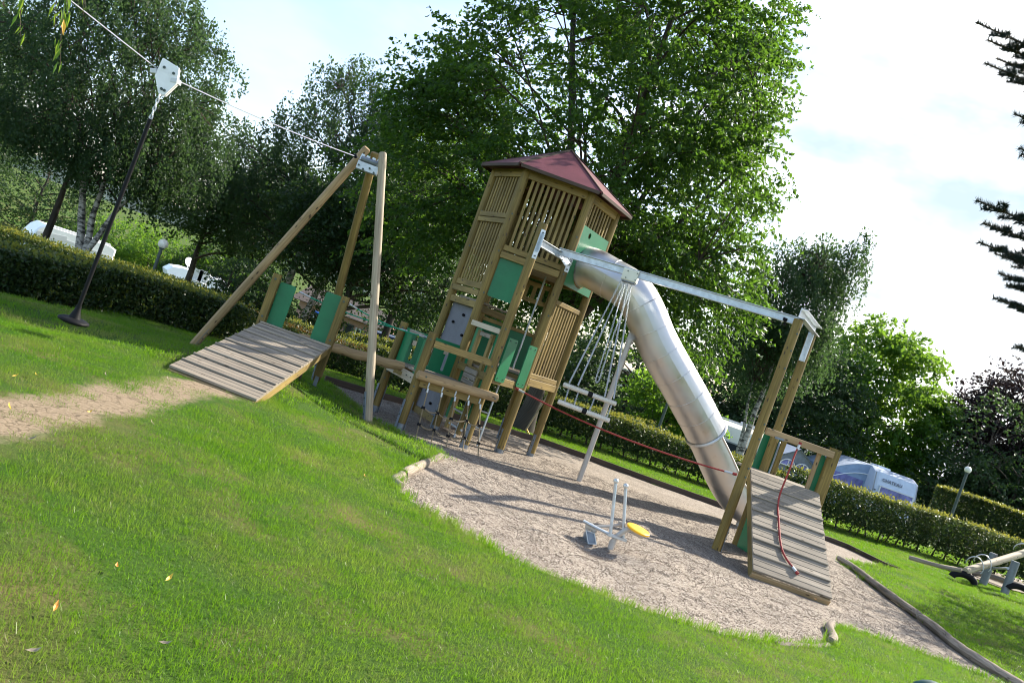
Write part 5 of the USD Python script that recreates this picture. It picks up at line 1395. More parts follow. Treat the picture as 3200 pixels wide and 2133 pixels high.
hedge('hedge', 'dark clipped hedge along the left lawn behind the zip line seat', [(-9.6, 10.0), (-7.75, 13.3), (-6.1, 17.2), (-5.55, 18.5)], .74, .85, 22000, tip=.35, seed=1, L=.078, W=.052)
hedge('hedge', 'sunlit yellowish hedge on the slope behind the left hedge', [(-13.2, 17.5), (-10.2, 19.6), (-7.9, 21.6), (-6.2, 23.5)], .88, 1.1, 15000, tip=1.6, seed=2)
hedge('hedge', 'low red tipped hedge beside the tripod foot', [(-5.6, 19.0), (-4.4, 20.0), (-3.0, 20.8)], .68, .8, 6500, tip=1.2, seed=3, tipmat='leaf_hedge_red')
hedge('hedge', 'dark hedge along the pitches behind the left ramp', [(-5.4, 21.8), (-2.4, 21.4), (.4, 21.0)], .80, .9, 9000, tip=1.0, seed=4)
hedge('hedge', 'sunlit low hedge in front of the pink house', [(-8.2, 30.5), (-4.0, 29.0), (0, 28.0)], 1.1, .9, 8000, tip=1.6, seed=5, L=.08, W=.055)
hedge('hedge', 'long clipped hedge right behind the tower and slide', [(-2.8, 19.4), (.0, 19.7), (4.0, 20.3), (7.3, 20.9)], .80, .9, 22000, tip=.9, seed=6, gap=.2)
hedge('hedge', 'long dark hedge on the right lawn before the blue caravan', [(7.3, 20.6), (9.0, 20.9), (10.8, 21.6), (14.4, 21.3), (17.8, 20.6)], 1.02, 1.1, 28000, tip=.4, seed=7, gap=.1)
hedge('hedge', 'second hedge glowing in the sun below the right lamp', [(15.1, 29.6), (16.4, 29.0), (18.2, 27.5)], 1.45, 1.3, 11000, tip=2.0, seed=8, L=.08, W=.055)
hedge('hedge', 'dark hedge at the far right edge behind the seesaw', [(17.6, 28.0), (21.5, 27.0)], 1.0, 1.1, 5000, tip=.6, seed=9)
hedge('hedge', 'sunlit hedge behind the central hedge by the green van', [(1.5, 30.0), (5.5, 31.0), (9.5, 32)], .85, 1.0, 7000, tip=1.4, seed=10, L=.085, W=.06)
hedge('hedge', 'far hedge in front of the left motorhome', [(-19.5, 27.0), (-15.5, 27.6), (-12.0, 29)], 1.0, 1.1, 6500, tip=.6, seed=11, L=.08, W=.055)
hedge('hedge', 'narrow hedge in front of the white camper with the dish', [(-12.6, 32), (-9.4, 31.0)], .85, 1.0, 3500, tip=1.2, seed=12, L=.085, W=.06)

# dead twigs in the grass? the rope hanging by the big trunk
m = Mesh(); q0 = at(1727, 1210, 18.0); q1 = at(1645, 1340, 17.95); q2 = at(1648, 1366, 17.9)
tr = Thing('pale_rope', 'thin pale rope hanging beside the trunk of the big tree', 'rope', q1)
m.tube([q0, lerp(q0, q1, .5), q1, q2], .022, 6); tr.part('rope', m, mat['rope_hemp'], smooth=True)
m = Mesh(); m.tube([q1, at(1658, 1368, 17.9)], .022, 6); tr.part('frayed_end', m, mat['yellow_plastic'], smooth=True)


# vehicles, built in their own frame: x along the length, y across (towards -y is the near side), z up
def vehicle(name, label, cat, loc, rot, prof, W, body, inset=.06, group=None):
    t = Thing(name, label, cat, loc, rot, group=group)
    pg = np.array(prof, float); c = pg.mean(0)
    rings = []
    for y, s in ((-W / 2, .96), (-W / 2 + inset, 1.0), (W / 2 - inset, 1.0), (W / 2, .96)):
        q = c + (pg - c) * s
        rings.append(np.stack([q[:, 0], np.full(len(q), y), q[:, 1]], 1))
    n = len(pg); V = np.vstack(rings); F = []
    for k in range(3):
        for i in range(n):
            a, b = k * n + i, k * n + (i + 1) % n
            F += [(a, b, b + n), (a, b + n, a + n)]
    tri = trimesh.creation.triangulate_polygon(Polygon(pg), engine='earcut')
    m = Mesh(); m.add(V, F)
    for ri in (0, 3):
        w2 = np.column_stack([tri[0][:, 0], tri[0][:, 1]]); w2 = c + (w2 - c) * .96
        m.add(np.stack([w2[:, 0], np.full(len(w2), rings[ri][0, 1]), w2[:, 1]], 1), tri[1] if ri else tri[1][:, ::-1])
    bp = t.part('body', m, mat[body], world=False, smooth=30)
    return t, bp


def pane(t, y, x0, x1, z0, z1, mt='dark_glass', name='window', frame='grey_trim', parent=None, d=.02, world=False):
    m = Mesh(); m.bar([x0, y, (z0 + z1) / 2], [x1, y, (z0 + z1) / 2], d * 2, z1 - z0, ch=.01); p = t.part(name, m, mat[mt], parent, world=False)
    if frame:
        m = Mesh()
        for a, b in (((x0, z0), (x1, z0)), ((x1, z0), (x1, z1)), ((x1, z1), (x0, z1)), ((x0, z1), (x0, z0))):
            m.bar([a[0], y, a[1]], [b[0], y, b[1]], d * 2.6, .05, up=(0, 1, 0) if False else (0, 0, 1) if a[1] == b[1] else (1, 0, 0))
        t.part('frame', m, mat[frame], p, world=False)
    return p


def pane_x(t, x, y0, y1, z0, z1, mt='dark_glass', name='window', frame='grey_trim', d=.02):
    m = Mesh(); m.bar([x, y0, (z0 + z1) / 2], [x, y1, (z0 + z1) / 2], d * 2, z1 - z0, ch=.01); p = t.part(name, m, mat[mt], world=False)
    if frame:
        m = Mesh()
        for a, b in (((y0, z0), (y1, z0)), ((y1, z0), (y1, z1)), ((y1, z1), (y0, z1)), ((y0, z1), (y0, z0))):
            m.bar([x, a[0], a[1]], [x, b[0], b[1]], d * 2.6, .05, up=(0, 0, 1) if a[1] == b[1] else (0, 1, 0))
        t.part('frame', m, mat[frame], p, world=False)
    return p


def wheels(t, xs, W, r=.33):
    for x in xs:
        for s in (-1, 1):
            m = Mesh(); m.tube([[x, s * (W / 2 - .22), r], [x, s * (W / 2 + .0), r]], r, 18); p = t.part('wheel', m, mat['tyre'], world=False, smooth=30)
            m = Mesh(); m.tube([[x, s * (W / 2), r], [x, s * (W / 2 + .012), r]], r * .6, 14); t.part('rim', m, mat['light_trim'], p, world=False, smooth=30)


# the blue-white caravan with awning on the right
cv = at(2775, 1493, 39.0); cg = terrain(cv[:1], cv[1:2])[0]
roofz = at(2690, 1436, 39.0)[2]
cb = roofz - 2.55
crot = math.radians(6)
prof = [(-2.6, .45), (-2.75, .8), (-2.65, 1.6), (-2.35, 2.35), (-1.9, 2.52), (1.9, 2.52), (2.4, 2.35), (2.62, 1.7), (2.68, .9), (2.55, .45)]
# seen end-on: the window end faces the camera
xL, xR = at(2706, 1500, 39.0)[0], at(2843, 1500, 39.0)[0]
Wc = xR - xL + .15
cx = (xL + xR) / 2 + .02
cav, cbp = vehicle('caravan', 'light blue caravan with violet end window and lettering above it', 'caravan', (cx, 40.6, cb), math.radians(-90), prof, Wc, 'pale_blue', inset=.14)
# local: x' along length; rotated -90: local +x points to -y (towards the camera)
pane_x(cav, 2.64, -Wc * .36, Wc * .40, .98, 1.78, 'violet_glass', frame='light_trim', d=.03)
lt = meshkit.text_mesh('CHATEAU', .125, .01, bold=True)
lv = np.asarray(lt.vertices); lw = lv[:, 0].max()
tlt = np.stack([2.545 + lv[:, 2] - (lv[:, 1]) * .34, (lv[:, 0] * 1.1 - lw * .55 - .22), 2.0 + lv[:, 1]], 1)
m = Mesh(); m.tri(trimesh.Trimesh(tlt, lt.faces, process=False)); cav.part('lettering', m, mat['lettering'], world=False)
for y in (-Wc * .45, Wc * .46):
    for z in (1.05, 1.55):
        m = Mesh(); m.box((2.64, y, z), (.05, .06, .06)); cav.part('marker_lamp', m, mat['lettering'], world=False)
m = Mesh(); m.box((0.2, .1, 2.56), (.8, .6, .10), ch=.03); cav.part('roof_hatch', m, mat['white_paint'], world=False)
m = Mesh(); m.box((2.66, 0, .62), (.06, Wc * .9, .20), ch=.02); cav.part('bumper', m, mat['light_trim'], world=False)
wheels(cav, (-.3,), Wc, .30)
for s in (-1, 1):
    m = Mesh(); m.tube([(2.6, s * Wc * .485, .6), (2.58, s * Wc * .485, 1.6), (2.35, s * Wc * .475, 2.28), (1.9, s * Wc * .465, 2.46)], .025, 6); cav.part('edge_trim', m, mat['grey_trim'], world=False)
# its awning, to the left
aw = Thing('awning', 'blue caravan awning with curved roof and clear windows', 'awning', (xL, 39.5, cb))
ax0, ax1 = at(2590, 1460, 39.0)[0], xL + .05
yf, yb_ = 38.9, 42.5
ts = np.linspace(0, 1, 9)
top = [(ax0 + (ax1 - ax0) * t, cb + 1.75 + .72 * math.sin(t * PI / 2)) for t in ts]
V = []; Fq = []
for (x, z) in top:
    V += [[x, yf, z], [x, yb_, z]]
V = np.array(V); Fq = []
for i in range(8):
    Fq += [(2 * i, 2 * i + 2, 2 * i + 3), (2 * i, 2 * i + 3, 2 * i + 1)]
m = Mesh(); m.add(V, Fq); m.add(V - [0, 0, .03], [f_[::-1] for f_ in Fq]); aw.part('roof', m, mat['pale_blue'], smooth=True)
V = np.array([[x, yf, z - .01] for x, z in top] + [[x, yf, cb + .1] for x, z in top]); F2 = []
for i in range(8):
    F2 += [(i, i + 9, i + 10), (i, i + 10, i + 1)]
m = Mesh(); m.add(V, F2); m.add(V + [0, .02, 0], [f_[::-1] for f_ in F2]); fw = aw.part('front_wall', m, mat['blue_awning'])
m = Mesh(); m.bar([ax0 + .15, yf - .02, cb + 1.35], [ax1 - .2, yf - .02, cb + 1.35], .02, .75); aw.part('window', m, mat['violet_glass'])
m = Mesh(); m.tube([[x, yf - .02, z - .42] for x, z in top], .022, 6); aw.part('piping', m, mat['white_paint'], smooth=True)
V = np.array([[ax0, yf, cb + 1.74], [ax0, yb_, cb + 1.74], [ax0, yb_, cb + .1], [ax0, yf, cb + .1]]); m = Mesh(); m.add(V, [(0, 1, 2), (0, 2, 3)]); m.add(V + [.02, 0, 0], [(0, 2, 1), (0, 3, 2)]); aw.part('side_wall', m, mat['blue_awning'])
# grey awning tent with gable
gtp = at(2528, 1462, 37.0); gz0 = terrain(gtp[:1], gtp[1:2])[0]
pk = at(2502, 1404, 37.0); el, er = at(2470, 1424, 37.0), at(2540, 1456, 37.0)
gt2 = Thing('awning_tent', 'grey awning tent with pointed gable and arched windows', 'tent', (pk[0], 37.0, gz0))
hw = (er[0] - el[0]) / 2 + .25; xg = pk[0]; ze = er[2] - .05; zpk = pk[2]
V = np.array([[xg - hw, 37, gz0], [xg + hw, 37, gz0], [xg + hw, 37, ze], [xg, 37, zpk], [xg - hw, 37, ze]])
m = Mesh(); m.add(V, [(0, 1, 2), (0, 2, 3), (0, 3, 4)]); m.add(V + [0, .02, 0], [(0, 2, 1), (0, 3, 2), (0, 4, 3)]); gw = gt2.part('gable_wall', m, mat['grey_cloth'])
for s in (-1, 1):
    V = np.array([[xg, 36.9, zpk + .03], [xg + s * (hw + .1), 36.9, ze - .02], [xg + s * (hw + .1), 41, ze - .02], [xg, 41, zpk + .03]]); m = Mesh(); m.add(V, [(0, 1, 2), (0, 2, 3)]); m.add(V - [0, 0, .03], [(0, 2, 1), (0, 3, 2)]); gt2.part('roof', m, mat['pale_blue'])
    V = np.array([[xg + s * hw, 37, gz0], [xg + s * hw, 41, gz0], [xg + s * hw, 41, ze], [xg + s * hw, 37, ze]]); m = Mesh(); m.add(V, [(0, 1, 2), (0, 2, 3)]); m.add(V + [s * .02, 0, 0], [(0, 2, 1), (0, 3, 2)]); gt2.part('side_wall', m, mat['grey_cloth'])
    cxw = xg + s * hw * .42
    arch = Polygon([(cxw - .34, gz0 + .9), (cxw + .34, gz0 + .9), (cxw + .34, ze - .35)] + [(cxw + .34 * math.cos(a), ze - .35 + .34 * math.sin(a)) for a in np.linspace(0, PI, 10)])
    e = trimesh.creation.extrude_polygon(arch.buffer(0), .02, engine='earcut'); v = np.asarray(e.vertices)
    m = Mesh(); m.tri(trimesh.Trimesh(np.stack([v[:, 0], 36.97 - v[:, 2], v[:, 1]], 1), e.faces, process=False)); wp = gt2.part('window', m, mat['violet_glass'])
    ex = np.array(arch.exterior.coords); m = Mesh(); m.tube([[q[0], 36.94, q[1]] for q in ex], .025, 5, cap=False); m.bar([cxw, 36.94, gz0 + .9], [cxw, 36.94, ze - .02], .03, .03); gt2.part('frame', m, mat['light_trim'], wp)

# cream caravan behind the slide foot
cc = at(2370, 1400, 31.5); cz = at(2345, 1340, 31.5)[2] - 2.4
prof = [(-2.4, .4), (-2.55, .9), (-2.45, 1.7), (-2.2, 2.25), (-1.8, 2.4), (1.8, 2.4), (2.2, 2.25), (2.5, 1.75), (2.6, .95), (2.45, .4)]
cw, _ = vehicle('caravan', 'old cream caravan with dark end window behind the slide foot', 'caravan', (at(2336, 1390, 31.2)[0], 33.6, cz), math.radians(-96), prof, 2.1, 'cream_paint', inset=.15)
pane_x(cw, 2.50, -.75, .75, 1.12, 1.72, 'dark_glass', frame='grey_trim', d=.04)
m = Mesh(); m.box((2.58, 0, .55), (.06, 1.7, .14)); cw.part('bumper', m, mat['grey_trim'], world=False)
m = Mesh(); m.box((0, 0, 2.44), (2.6, .9, .08)); m.box((.9, .3, 2.50), (.5, .5, .10)); cw.part('roof_rack', m, mat['light_trim'], world=False)
for s in (-.8, .8):
    m = Mesh(); m.box((2.60, s, .80), (.05, .16, .10)); cw.part('tail_lamp', m, mat['red_lamp'], world=False)
pane(cw, -1.05, -.6, .9, 1.2, 1.8); pane(cw, 1.05, -.6, .9, 1.2, 1.8)
wheels(cw, (-.2,), 2.1, .30)
# pale rounded caravan nose left of it
cp = at(2285, 1375, 35); prof2 = [(-2.2, .4), (-2.3, 1.6), (-1.9, 2.3), (1.6, 2.35), (2.1, 2.1), (2.35, 1.4), (2.3, .4)]
c2, _ = vehicle('caravan', 'white rounded caravan end just left of the cream caravan', 'caravan', (at(2272, 1375, 35)[0], 37.2, at(2290, 1352, 36)[2] - 2.35), math.radians(-80), prof2, 2.0, 'white_paint', inset=.2)
pane_x(c2, 2.30, -.6, .6, 1.1, 1.6); wheels(c2, (-.2,), 2.0, .30)

# teal van
vz = at(1708, 1197, 50)[2] - 2.05
vr = at(1878, 1300, 50)
van, _ = vehicle('van', 'teal van with dark side windows parked behind the hedge', 'van', (vr[0] - 2.45, 50, vz), math.radians(3), [(-2.3, .35), (-2.4, .9), (-2.1, 1.15), (-1.5, 1.9), (-1.2, 2.02), (1.9, 2.05), (2.25, 1.95), (2.4, 1.2), (2.42, .5), (2.35, .35)], 1.8, 'teal_paint', inset=.14)
for x0, x1 in ((-1.55, -.75), (-.5, .55), (.85, 1.95)):
    pane(van, -.89, x0, x1, 1.15, 1.75)
m = Mesh(); m.bar([-1.3, 0, 2.03], [2.0, 0, 2.03], 1.5, .05, ch=.02); van.part('roof_panel', m, mat['pale_blue'], world=False)
m = Mesh(); m.box((2.36, -.78, 1.0), (.08, .12, .3)); van.part('tail_lamp', m, mat['red_lamp'], world=False)
m = Mesh(); m.box((2.5, -.5, .95), (.2, .4, .35), ch=.05); van.part('bag', m, mat['white_paint'], world=False)
wheels(van, (-1.5, 1.5), 1.8, .32)

# white motorhomes on the left
mz = at(172, 706, 50)[2] - 2.95
mx = at(210, 735, 42)[0]
mh, _ = vehicle('motorhome', 'white motorhome with grey side stripe at the far left', 'motorhome', (at(215, 748, 50)[0], 50, mz), math.radians(42), [(-2.3, .4), (-2.4, 1.0), (-2.0, 1.25), (-2.3, 1.9), (-1.9, 2.7), (-1.6, 2.95), (1.9, 2.95), (2.3, 2.8), (2.35, .5), (2.3, .4)], 2.25, 'white_paint', inset=.12)
for x0, x1, z0, z1 in ((-1.6, -.8, 1.55, 2.15), (.1, .7, 1.65, 2.1), (1.2, 2.0, 1.55, 2.1)):
    pane(mh, -1.11, x0, x1, z0, z1)
m = Mesh(); m.bar([-1.9, -1.13, 2.35], [-.4, -1.13, 2.52], .02, .32); m.bar([-.4, -1.13, 2.45], [2.1, -1.13, 2.3], .02, .12); mh.part('side_stripe', m, mat['light_trim'], world=False)
m = Mesh(); m.box((.8, 0, 3.0), (.6, .6, .1), ch=.03); mh.part('roof_hatch', m, mat['light_trim'], world=False)
m = Mesh(); m.tube([[-1.5, -1.0, 2.98], [1.9, -1.0, 2.98]], .05, 8); mh.part('awning_case', m, mat['light_trim'], world=False)
wheels(mh, (-1.5, 1.4), 2.2, .34)
cz2 = at(620, 850, 65)[2] - 2.75
mh2, _ = vehicle('camper', 'white camper with bulging alcove and satellite dish', 'camper', (at(615, 880, 65)[0], 65, cz2), math.radians(30), [(-1.7, .4), (-1.8, 1.2), (-1.4, 1.7), (-2.3, 1.9), (-2.45, 2.25), (-2.1, 2.6), (-1.4, 2.75), (1.9, 2.75), (2.1, 2.6), (2.15, .4)], 2.2, 'white_paint', inset=.15)
pane(mh2, -1.10, -.7, .0, 1.5, 2.0); pane(mh2, -1.10, .9, 1.6, 1.5, 2.0)
m = Mesh(); m.bar([-1.1, -1.11, 1.0], [-1.1, -1.11, 1.95], .04, .5, up=(1, 0, 0)); mh2.part('door', m, mat['light_trim'], world=False)
m = Mesh(); m.tube([[-1.0, -.2, 2.7], [-1.0, -.2, 3.05]], .04, 8); q = mh2.part('dish_mast', m, mat['light_trim'], world=False)
m = Mesh(); dd = np.array([.35, -.85, .4]); dd /= np.linalg.norm(dd); c = np.array([-1.0, -.25, 3.25]); m.tube([c - dd * .06, c - dd * .03, c], [.05, .26, .36], 18); mh2.part('satellite_dish', m, mat['light_trim'], q, world=False, smooth=True)
m = Mesh(); m.box((1.3, -.2, 2.82), (.6, .5, .14), ch=.04); mh2.part('roof_hatch', m, mat['light_trim'], world=False)
wheels(mh2, (-1.2, 1.4), 2.1, .34)
# white plastic chairs in front of the camper
for k, (px, py) in enumerate(((604, 876), (625, 882))):
    c = at(px, py, 36); t = Thing('garden_chair', ('left' if k == 0 else 'right') + ' one of two white plastic chairs before the white camper', 'chair', c, group='white plastic chairs by the camper')
    m = Mesh(); m.box(c, (.45, .45, .04)); t.part('seat', m, mat['white_paint'])
    m = Mesh(); m.bar(c + [-.22, .22, .25], c + [.22, .22, .25], .04, .5); t.part('backrest', m, mat['white_paint'])
    for sx in (-.2, .2):
        for sy in (-.2, .2):
            m = Mesh(); m.tube([c + [sx, sy, 0], c + [sx * 1.15, sy * 1.15, -.45]], .022, 6); t.part('leg', m, mat['white_paint'])


def lamp(label, ft, top, d, r):
    p = at(*top, d); f_ = at(*ft, d); gz_ = terrain(p[:1], p[1:2])[0]
    t = Thing('street_lamp', label, 'lamp', (p[0], d, gz_))
    m = Mesh(); m.tube([[p[0], d, gz_ - .1], [p[0], d, p[2] - r * .9]], .045, 10); t.part('pole', m, mat['lamp_post'], smooth=True)
    m = Mesh(); m.tube([[p[0], d, p[2] - r * 1.15], [p[0], d, p[2] - r * .8]], [.06, r * .6], 12); t.part('collar', m, mat['lamp_post'], smooth=True)
    m = Mesh(); m.sphere(p, r, 3); t.part('globe', m, mat['globe'], smooth=True)


lamp('left globe lamp on a grey pole above the left hedge', (473, 865), (510, 762), 24, .135)
lamp('right globe lamp on a dark pole in front of the dark trees', (3000, 1550), (3025, 1467), 27, .105)

lamp('lamp globe half hidden left of the steel slide', (2062, 1342), (2095, 1235), 27, .115)

# pink service building with tiled roof and its annexe
def house(label, x0, x1, y, zg, zw, zr, wins, depth=6.0, name='house'):
    t = Thing(name, label, 'house', ((x0 + x1) / 2, y, zg))
    m = Mesh(); m.bar([x0, y + depth / 2, (zg + zw) / 2], [x1, y + depth / 2, (zg + zw) / 2], depth, zw - zg, ch=.01); t.part('wall', m, mat['pink_wall'])
    yr = y + depth / 2; ov = .5
    for s in (-1, 1):
        a = np.array([x0 - .4, yr + s * (depth / 2 + ov), zw - .12]); b = np.array([x0 - .4, yr, zr])
        rows = 9
        for k in range(rows):
            p, q = lerp(a, b, k / rows), lerp(a, b, (k + 1.12) / rows)
            nrm = np.array([0, s * (zr - zw), depth / 2 + ov]); nrm /= np.linalg.norm(nrm)
            cc_ = (p + q) / 2 + nrm * .03
            m = Mesh(); L_ = np.linalg.norm(q - p)
            m.bar(cc_, cc_ + [x1 - x0 + .8, 0, 0], L_, .035, up=nrm + unit(q - p) * -.06); t.part('tile_row', m, mat['roof_tile'])
        if s < 0:
            pass
    for xx_ in (x0 + .01, x1 - .01):
        m = Mesh(); m.add(np.array([[xx_, y, zw], [xx_, y + depth, zw], [xx_, yr, zr - .1]]), [(0, 1, 2)]); t.part('gable', m, mat['pink_wall'])
    for (a, b, z0_, z1_, kind) in wins:
        m = Mesh(); m.bar([a, y - .01, (z0_ + z1_) / 2], [b, y - .01, (z0_ + z1_) / 2], .06, z1_ - z0_); w_ = t.part(kind, m, mat['dark_glass'])
        m = Mesh()
        for p, q in (((a, z0_), (b, z0_)), ((a, z1_), (b, z1_))):
            m.bar([p[0] - .05, y - .03, p[1]], [q[0] + .05, y - .03, q[1]], .08, .07)
        for x_ in (a, b):
            m.bar([x_, y - .03, z0_], [x_, y - .03, z1_], .08, .07, up=(1, 0, 0))
        t.part('frame', m, mat['white_paint'] if kind == 'window' else mat['lamp_post'], w_)
    return t


hy = 46.0
X = lambda px, py: at(px, py, hy)
ze_ = X(1050, 972)[2]
house('long pink house with tiled roof seen between and beside the ramp panels', X(930, 960)[0], X(1190, 1045)[0], hy, ze_ - 3.2, ze_ + .02, ze_ + .75,
      [(X(978, 975)[0], X(1003, 984)[0], ze_ - 2.3, ze_ - .42, 'door'), (X(1083, 1010)[0], X(1104, 1018)[0], ze_ - 2.3, ze_ - .42, 'door'), (X(1117, 1020)[0], X(1131, 1026)[0], ze_ - 1.3, ze_ - .48, 'window')], depth=6)
hq = at(1772, 1172, 70)
house('far pink house roof glimpsed right of the tower', hq[0] - 1.4, hq[0] + 1.2, 70, hq[2] - 3.0, hq[2] - .2, hq[2] + .9, [(hq[0] - .6, hq[0] + .1, hq[2] - 1.3, hq[2] - .5, 'window')], depth=5)
# blue swing frame by the pink house
sf = Thing('swing_frame', 'small blue and white swing frame in front of the pink house', 'swing frame', at(985, 990, 40))
for px0, px1 in (((975, 1000), (984, 975)), ((990, 1004), (984, 975)), ((996, 1003), (1004, 981))):
    m = Mesh(); m.tube([at(*px0, 40), at(*px1, 40)], .05, 8); sf.part('leg', m, mat['white_paint'], smooth=True)
m = Mesh(); m.tube([at(982, 974, 40), at(1006, 982, 40)], .06, 8); sf.part('top_bar', m, mat['blue_paint'], smooth=True)
# dark blue covered car behind the hedge
kc = at(1215, 1083, 33)
vc, _ = vehicle('car', 'car under a dark blue cover behind the hedge', 'car', (kc[0], 33, kc[2] - 1.0), math.radians(10), [(-1.6, .3), (-1.75, .7), (-1.1, .95), (-.6, 1.42), (.5, 1.45), (1.1, 1.0), (1.7, .8), (1.75, .35)], 1.6, 'navy_cover', inset=.25)
wheels(vc, (-1.1, 1.1), 1.6, .28)
m = Mesh(); m.tube([[-1.0, -.62, 1.0], [0, -.64, 1.30], [1.0, -.62, 1.02]], .02, 6); vc.part('cover_seam', m, mat['lettering'], world=False)
m = Mesh(); m.bar([-1.7, 0, .55], [1.75, 0, .55], 1.64, .05, ch=.02); vc.part('cover_hem', m, mat['lettering'], world=False)

# distant slopes
def hill(name, label, x0, x1, y0, z0, zt, mt, seed, amp=3.0, depth=60):
    xs = np.linspace(x0, x1, 60); tt = np.linspace(0, 1, 12)
    V = np.array([[x, y0 + t * depth, z0 + (zt - z0) * math.sin(t * PI / 2) + amp * (fbm(np.array([[x * .012, t * 1.5, seed]]), 3, seed)[0] - .5) * t] for x in xs for t in tt])
    I = np.arange(len(V)).reshape(60, 12); a, b, c, d = I[:-1, :-1], I[1:, :-1], I[1:, 1:], I[:-1, 1:]
    m = Mesh(); m.add(V, np.vstack([np.stack([a, b, c], -1).reshape(-1, 3), np.stack([a, c, d], -1).reshape(-1, 3)]))
    v, f, uv = m.arrays(); g = usdkit.mesh(stage, numbered('/World', name), (v, f), mat[mt], smooth=True)
    tag(g.GetPrim(), label, 'hill', kind='structure')


hill('meadow', 'sunlit pale meadow slope far away at the left', -320, -90, 190, -26, -7, 'field_grass', 3, 4, 130)
hill('forest_hill', 'blue green forested hill far away', -520, 300, 420, -30, 9, 'forest_hill', 5, 16, 200)

# fir at the right edge, only some bough tips reach into view
fir = Thing('fir_tree', 'dark fir whose bough tips reach in at the right edge', 'tree', G((4.16, 5.55)))
ff = G((4.16, 5.55))
m = Mesh(); m.tube([ff - [0, 0, .2], ff + [0, 0, 3.5], ff + [0, 0, 6.5]], [.13, .08, .01], 12); fir.part('trunk', m, mat['bark'], smooth=True)
nd, tw = Mesh(), Mesh()
frng = np.random.default_rng(77)


def needles(a, b, dens=800, ln=.030):
    L_ = np.linalg.norm(b - a); n = max(8, int(L_ * dens)); s = frng.random(n)[:, None]
    P = a * (1 - s) + b * s; ax_ = (b - a) / L_
    r_ = unit(frng.normal(0, 1, (n, 3))); r_ = unit(r_ - ax_ * (r_ @ ax_)[:, None]) + ax_ * .55 + np.array([0, 0, .25])
    d_ = unit(r_) * ln * frng.uniform(.7, 1.2, (n, 1)); w_ = unit(np.cross(d_, frng.normal(0, 1, (n, 3)))) * .0026
    V_ = np.stack([P - w_, P + w_, P + d_], 1).reshape(-1, 3); nd.add(V_, np.arange(n * 3).reshape(-1, 3))


def bough(a, b, nsub, sub, drop=.06):
    t_ = np.linspace(0, 1, 9)[:, None]; pts_ = a * (1 - t_) + b * t_ + np.array([0, 0, 1.0]) * (drop * 4 * t_ * (1 - t_))
    tw.tube(pts_, np.linspace(.016, .004, 9), 5)
    for i in range(4, 8):
        needles(pts_[i], pts_[i + 1])
    ax_ = (b - a) / np.linalg.norm(b - a); sd = np.cross(ax_, [0, 0, 1.0]); sd /= np.linalg.norm(sd)
    for k in range(nsub):
        f_ = .42 + .55 * k / nsub; p_ = a * (1 - f_) + b * f_ + np.array([0, 0, drop * 4 * f_ * (1 - f_)])
        for s_ in (-1, 1):
            l_ = sub * (1.12 - f_) / .6 * frng.uniform(.7, 1.2)
            q_ = p_ + (ax_ * .75 + sd * s_ * .65 + np.array([0, 0, frng.uniform(-.25, .12)])) * l_
            tw.tube([p_, q_], [.006, .003], 4, cap=False); needles(p_, q_)
            for g_ in (.35, .6, .8):
                pp = lerp(p_, q_, g_); qq = pp + (ax_ * .8 + sd * -s_ * .5 + np.array([0, 0, -.05])) * l_ * .35
                needles(pp, qq)


tips = [(2243, 52, 6.6), (2268, 92, 6.75), (2290, 135, 6.9), (2262, 145, 6.7), (2330, 262, 6.7), (2243, 460, 6.4), (2258, 512, 6.6), (2248, 556, 6.5), (2285, 582, 6.8), (2295, 628, 6.7), (2312, 655, 6.9), (2282, 684, 6.6), (2330, 700, 6.6), (2335, 795, 6.6), (2320, 175, 6.9), (2340, 340, 6.8)]
for px, py, dd in tips:
    b = atD(px, py, dd * .75); a = np.array([ff[0], ff[1], b[2] + .05 - .05 * (ff[0] - b[0])])
    bough(a, b, 8, .30)
for k in range(26):
    z = frng.uniform(2.6, 6.2); a_ = frng.uniform(-PI * .45, PI * .95); r_ = 1.5 * (1 - z / 7.5)
    a = np.array([ff[0], ff[1], z]); bough(a, a + np.array([math.cos(a_) * r_, math.sin(a_) * r_, -.25]), 6, .4)
fir.part('boughs', tw, mat['twig'], smooth=True)
fir.part('needles', nd, mat['needle'])

tree('fir_tree', 'tall fir just outside the right edge that shades the right lawn', G((12.6, 15.6)), [(12.6, 15.6, 2.6, 2.0, 2.0, 1.6), (12.6, 15.6, 4.6, 1.4, 1.4, 1.6), (12.6, 15.6, 6.2, .8, .8, 1.2)], .16, 'leaf_dark', 900, 24, .25, .10, .04, limbs=30, seed=31, thr=.35, split=.08)

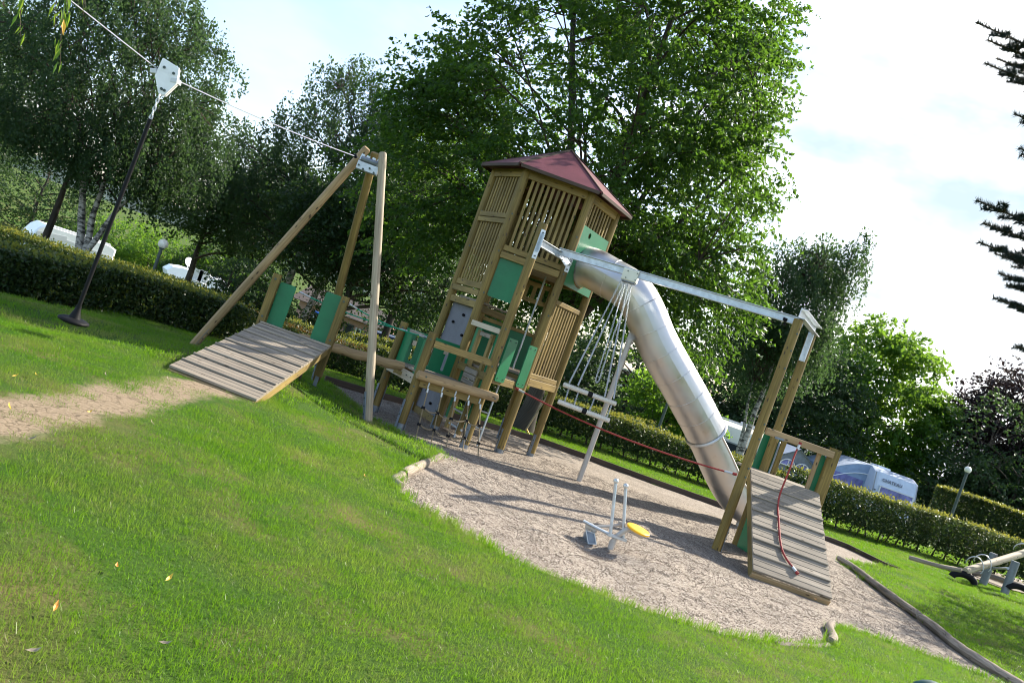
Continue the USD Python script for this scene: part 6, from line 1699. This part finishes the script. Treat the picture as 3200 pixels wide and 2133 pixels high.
# willow twigs hanging in at the top left
wl = Thing('willow_tree', 'willow whose leafy twigs hang in at the top left', 'tree', G((-8.2, 3.6)))
wf_ = G((-8.2, 3.6))
m = Mesh(); m.tube([wf_ - [0, 0, .2], wf_ + [.2, .1, 3], wf_ + [.8, .3, 6.2]], [.24, .18, .12], 12); wl.part('trunk', m, mat['bark'], smooth=True)
wrng = np.random.default_rng(5); wt = Mesh(); wlv = Mesh()
strands = [(140, -30, 133, 148, 6.0, 24), (188, -30, 190, 20, 6.0, 6), (40, -40, 42, 82, 6.4, 16), (60, -40, 40, 60, 6.6, 10), (132, -30, 120, 62, 6.2, 12), (160, -30, 152, 40, 6.1, 10), (205, -30, 185, 32, 6.2, 8), (300, -40, 303, 14, 6.0, 4), (2, -20, 3, 14, 6.2, 4), (140, -30, 150, 22, 6.0, 10)]
for x0, y0, x1, y1, dd, nl in strands:
    a, b = atD(x0, y0, dd), atD(x1, y1, dd)
    a0 = a + [0, 0, .5]
    ts = np.linspace(0, 1, 10)[:, None]; pts_ = a0 * (1 - ts) + b * ts + np.array([.03, 0, 0]) * np.sin(ts * 7)
    wt.tube(pts_, np.linspace(.004, .0015, 10), 4)
    s = np.sort(wrng.uniform(.1, 1, nl)); P = np.stack([np.interp(s, np.linspace(0, 1, 10), pts_[:, k]) for k in range(3)], 1)
    P = P + wrng.normal(0, .012, P.shape) - [0, 0, .03]
    leaves(wlv, P, .115, .020, np.tile([.1, 0, -1.0], (nl, 1)), spread=.55, droop=0.3, fold=.3, rng=wrng)
    hub = wf_ + [.8, .3, 6.2]
    wt.tube([hub, lerp(hub, a0, .6) + [0, 0, .7], a0], [.05, .015, .004], 5)
for k in range(40):
    a_ = wrng.uniform(0, 2 * PI); r_ = wrng.uniform(.5, 2.6); hub = wf_ + [.6, .2, 6.2]
    a0 = hub + np.array([math.cos(a_) * r_ - .8, math.sin(a_) * r_ - 1.2, wrng.uniform(.2, 1.0)])
    pts_ = np.array([a0 - [0, 0, 2.2 * t] for t in np.linspace(0, 1, 6)])
    wt.tube(pts_, np.linspace(.006, .002, 6), 4); wt.tube([hub, (hub + a0) / 2 + [0, 0, .5], a0], [.04, .02, .006], 5)
    s = wrng.random(40); P = np.stack([np.interp(s, np.linspace(0, 1, 6), pts_[:, q]) for q in range(3)], 1)
    leaves(wlv, P, .11, .02, np.tile([.1, 0, -1.0], (40, 1)), spread=.6, rng=wrng)
wl.part('branches', wt, mat['twig'], smooth=True)
wl.part('leaves', wlv, mat['leaf_willow'])
yl = atD(146, 63, 6.0); m = Mesh(); leaves(m, yl[None], .12, .03, np.array([[.3, 0, -1.0]]), spread=.1, rng=wrng); wl.part('yellow_leaf', m, mat['yellow_plastic'], label='yellow leaf among the green')
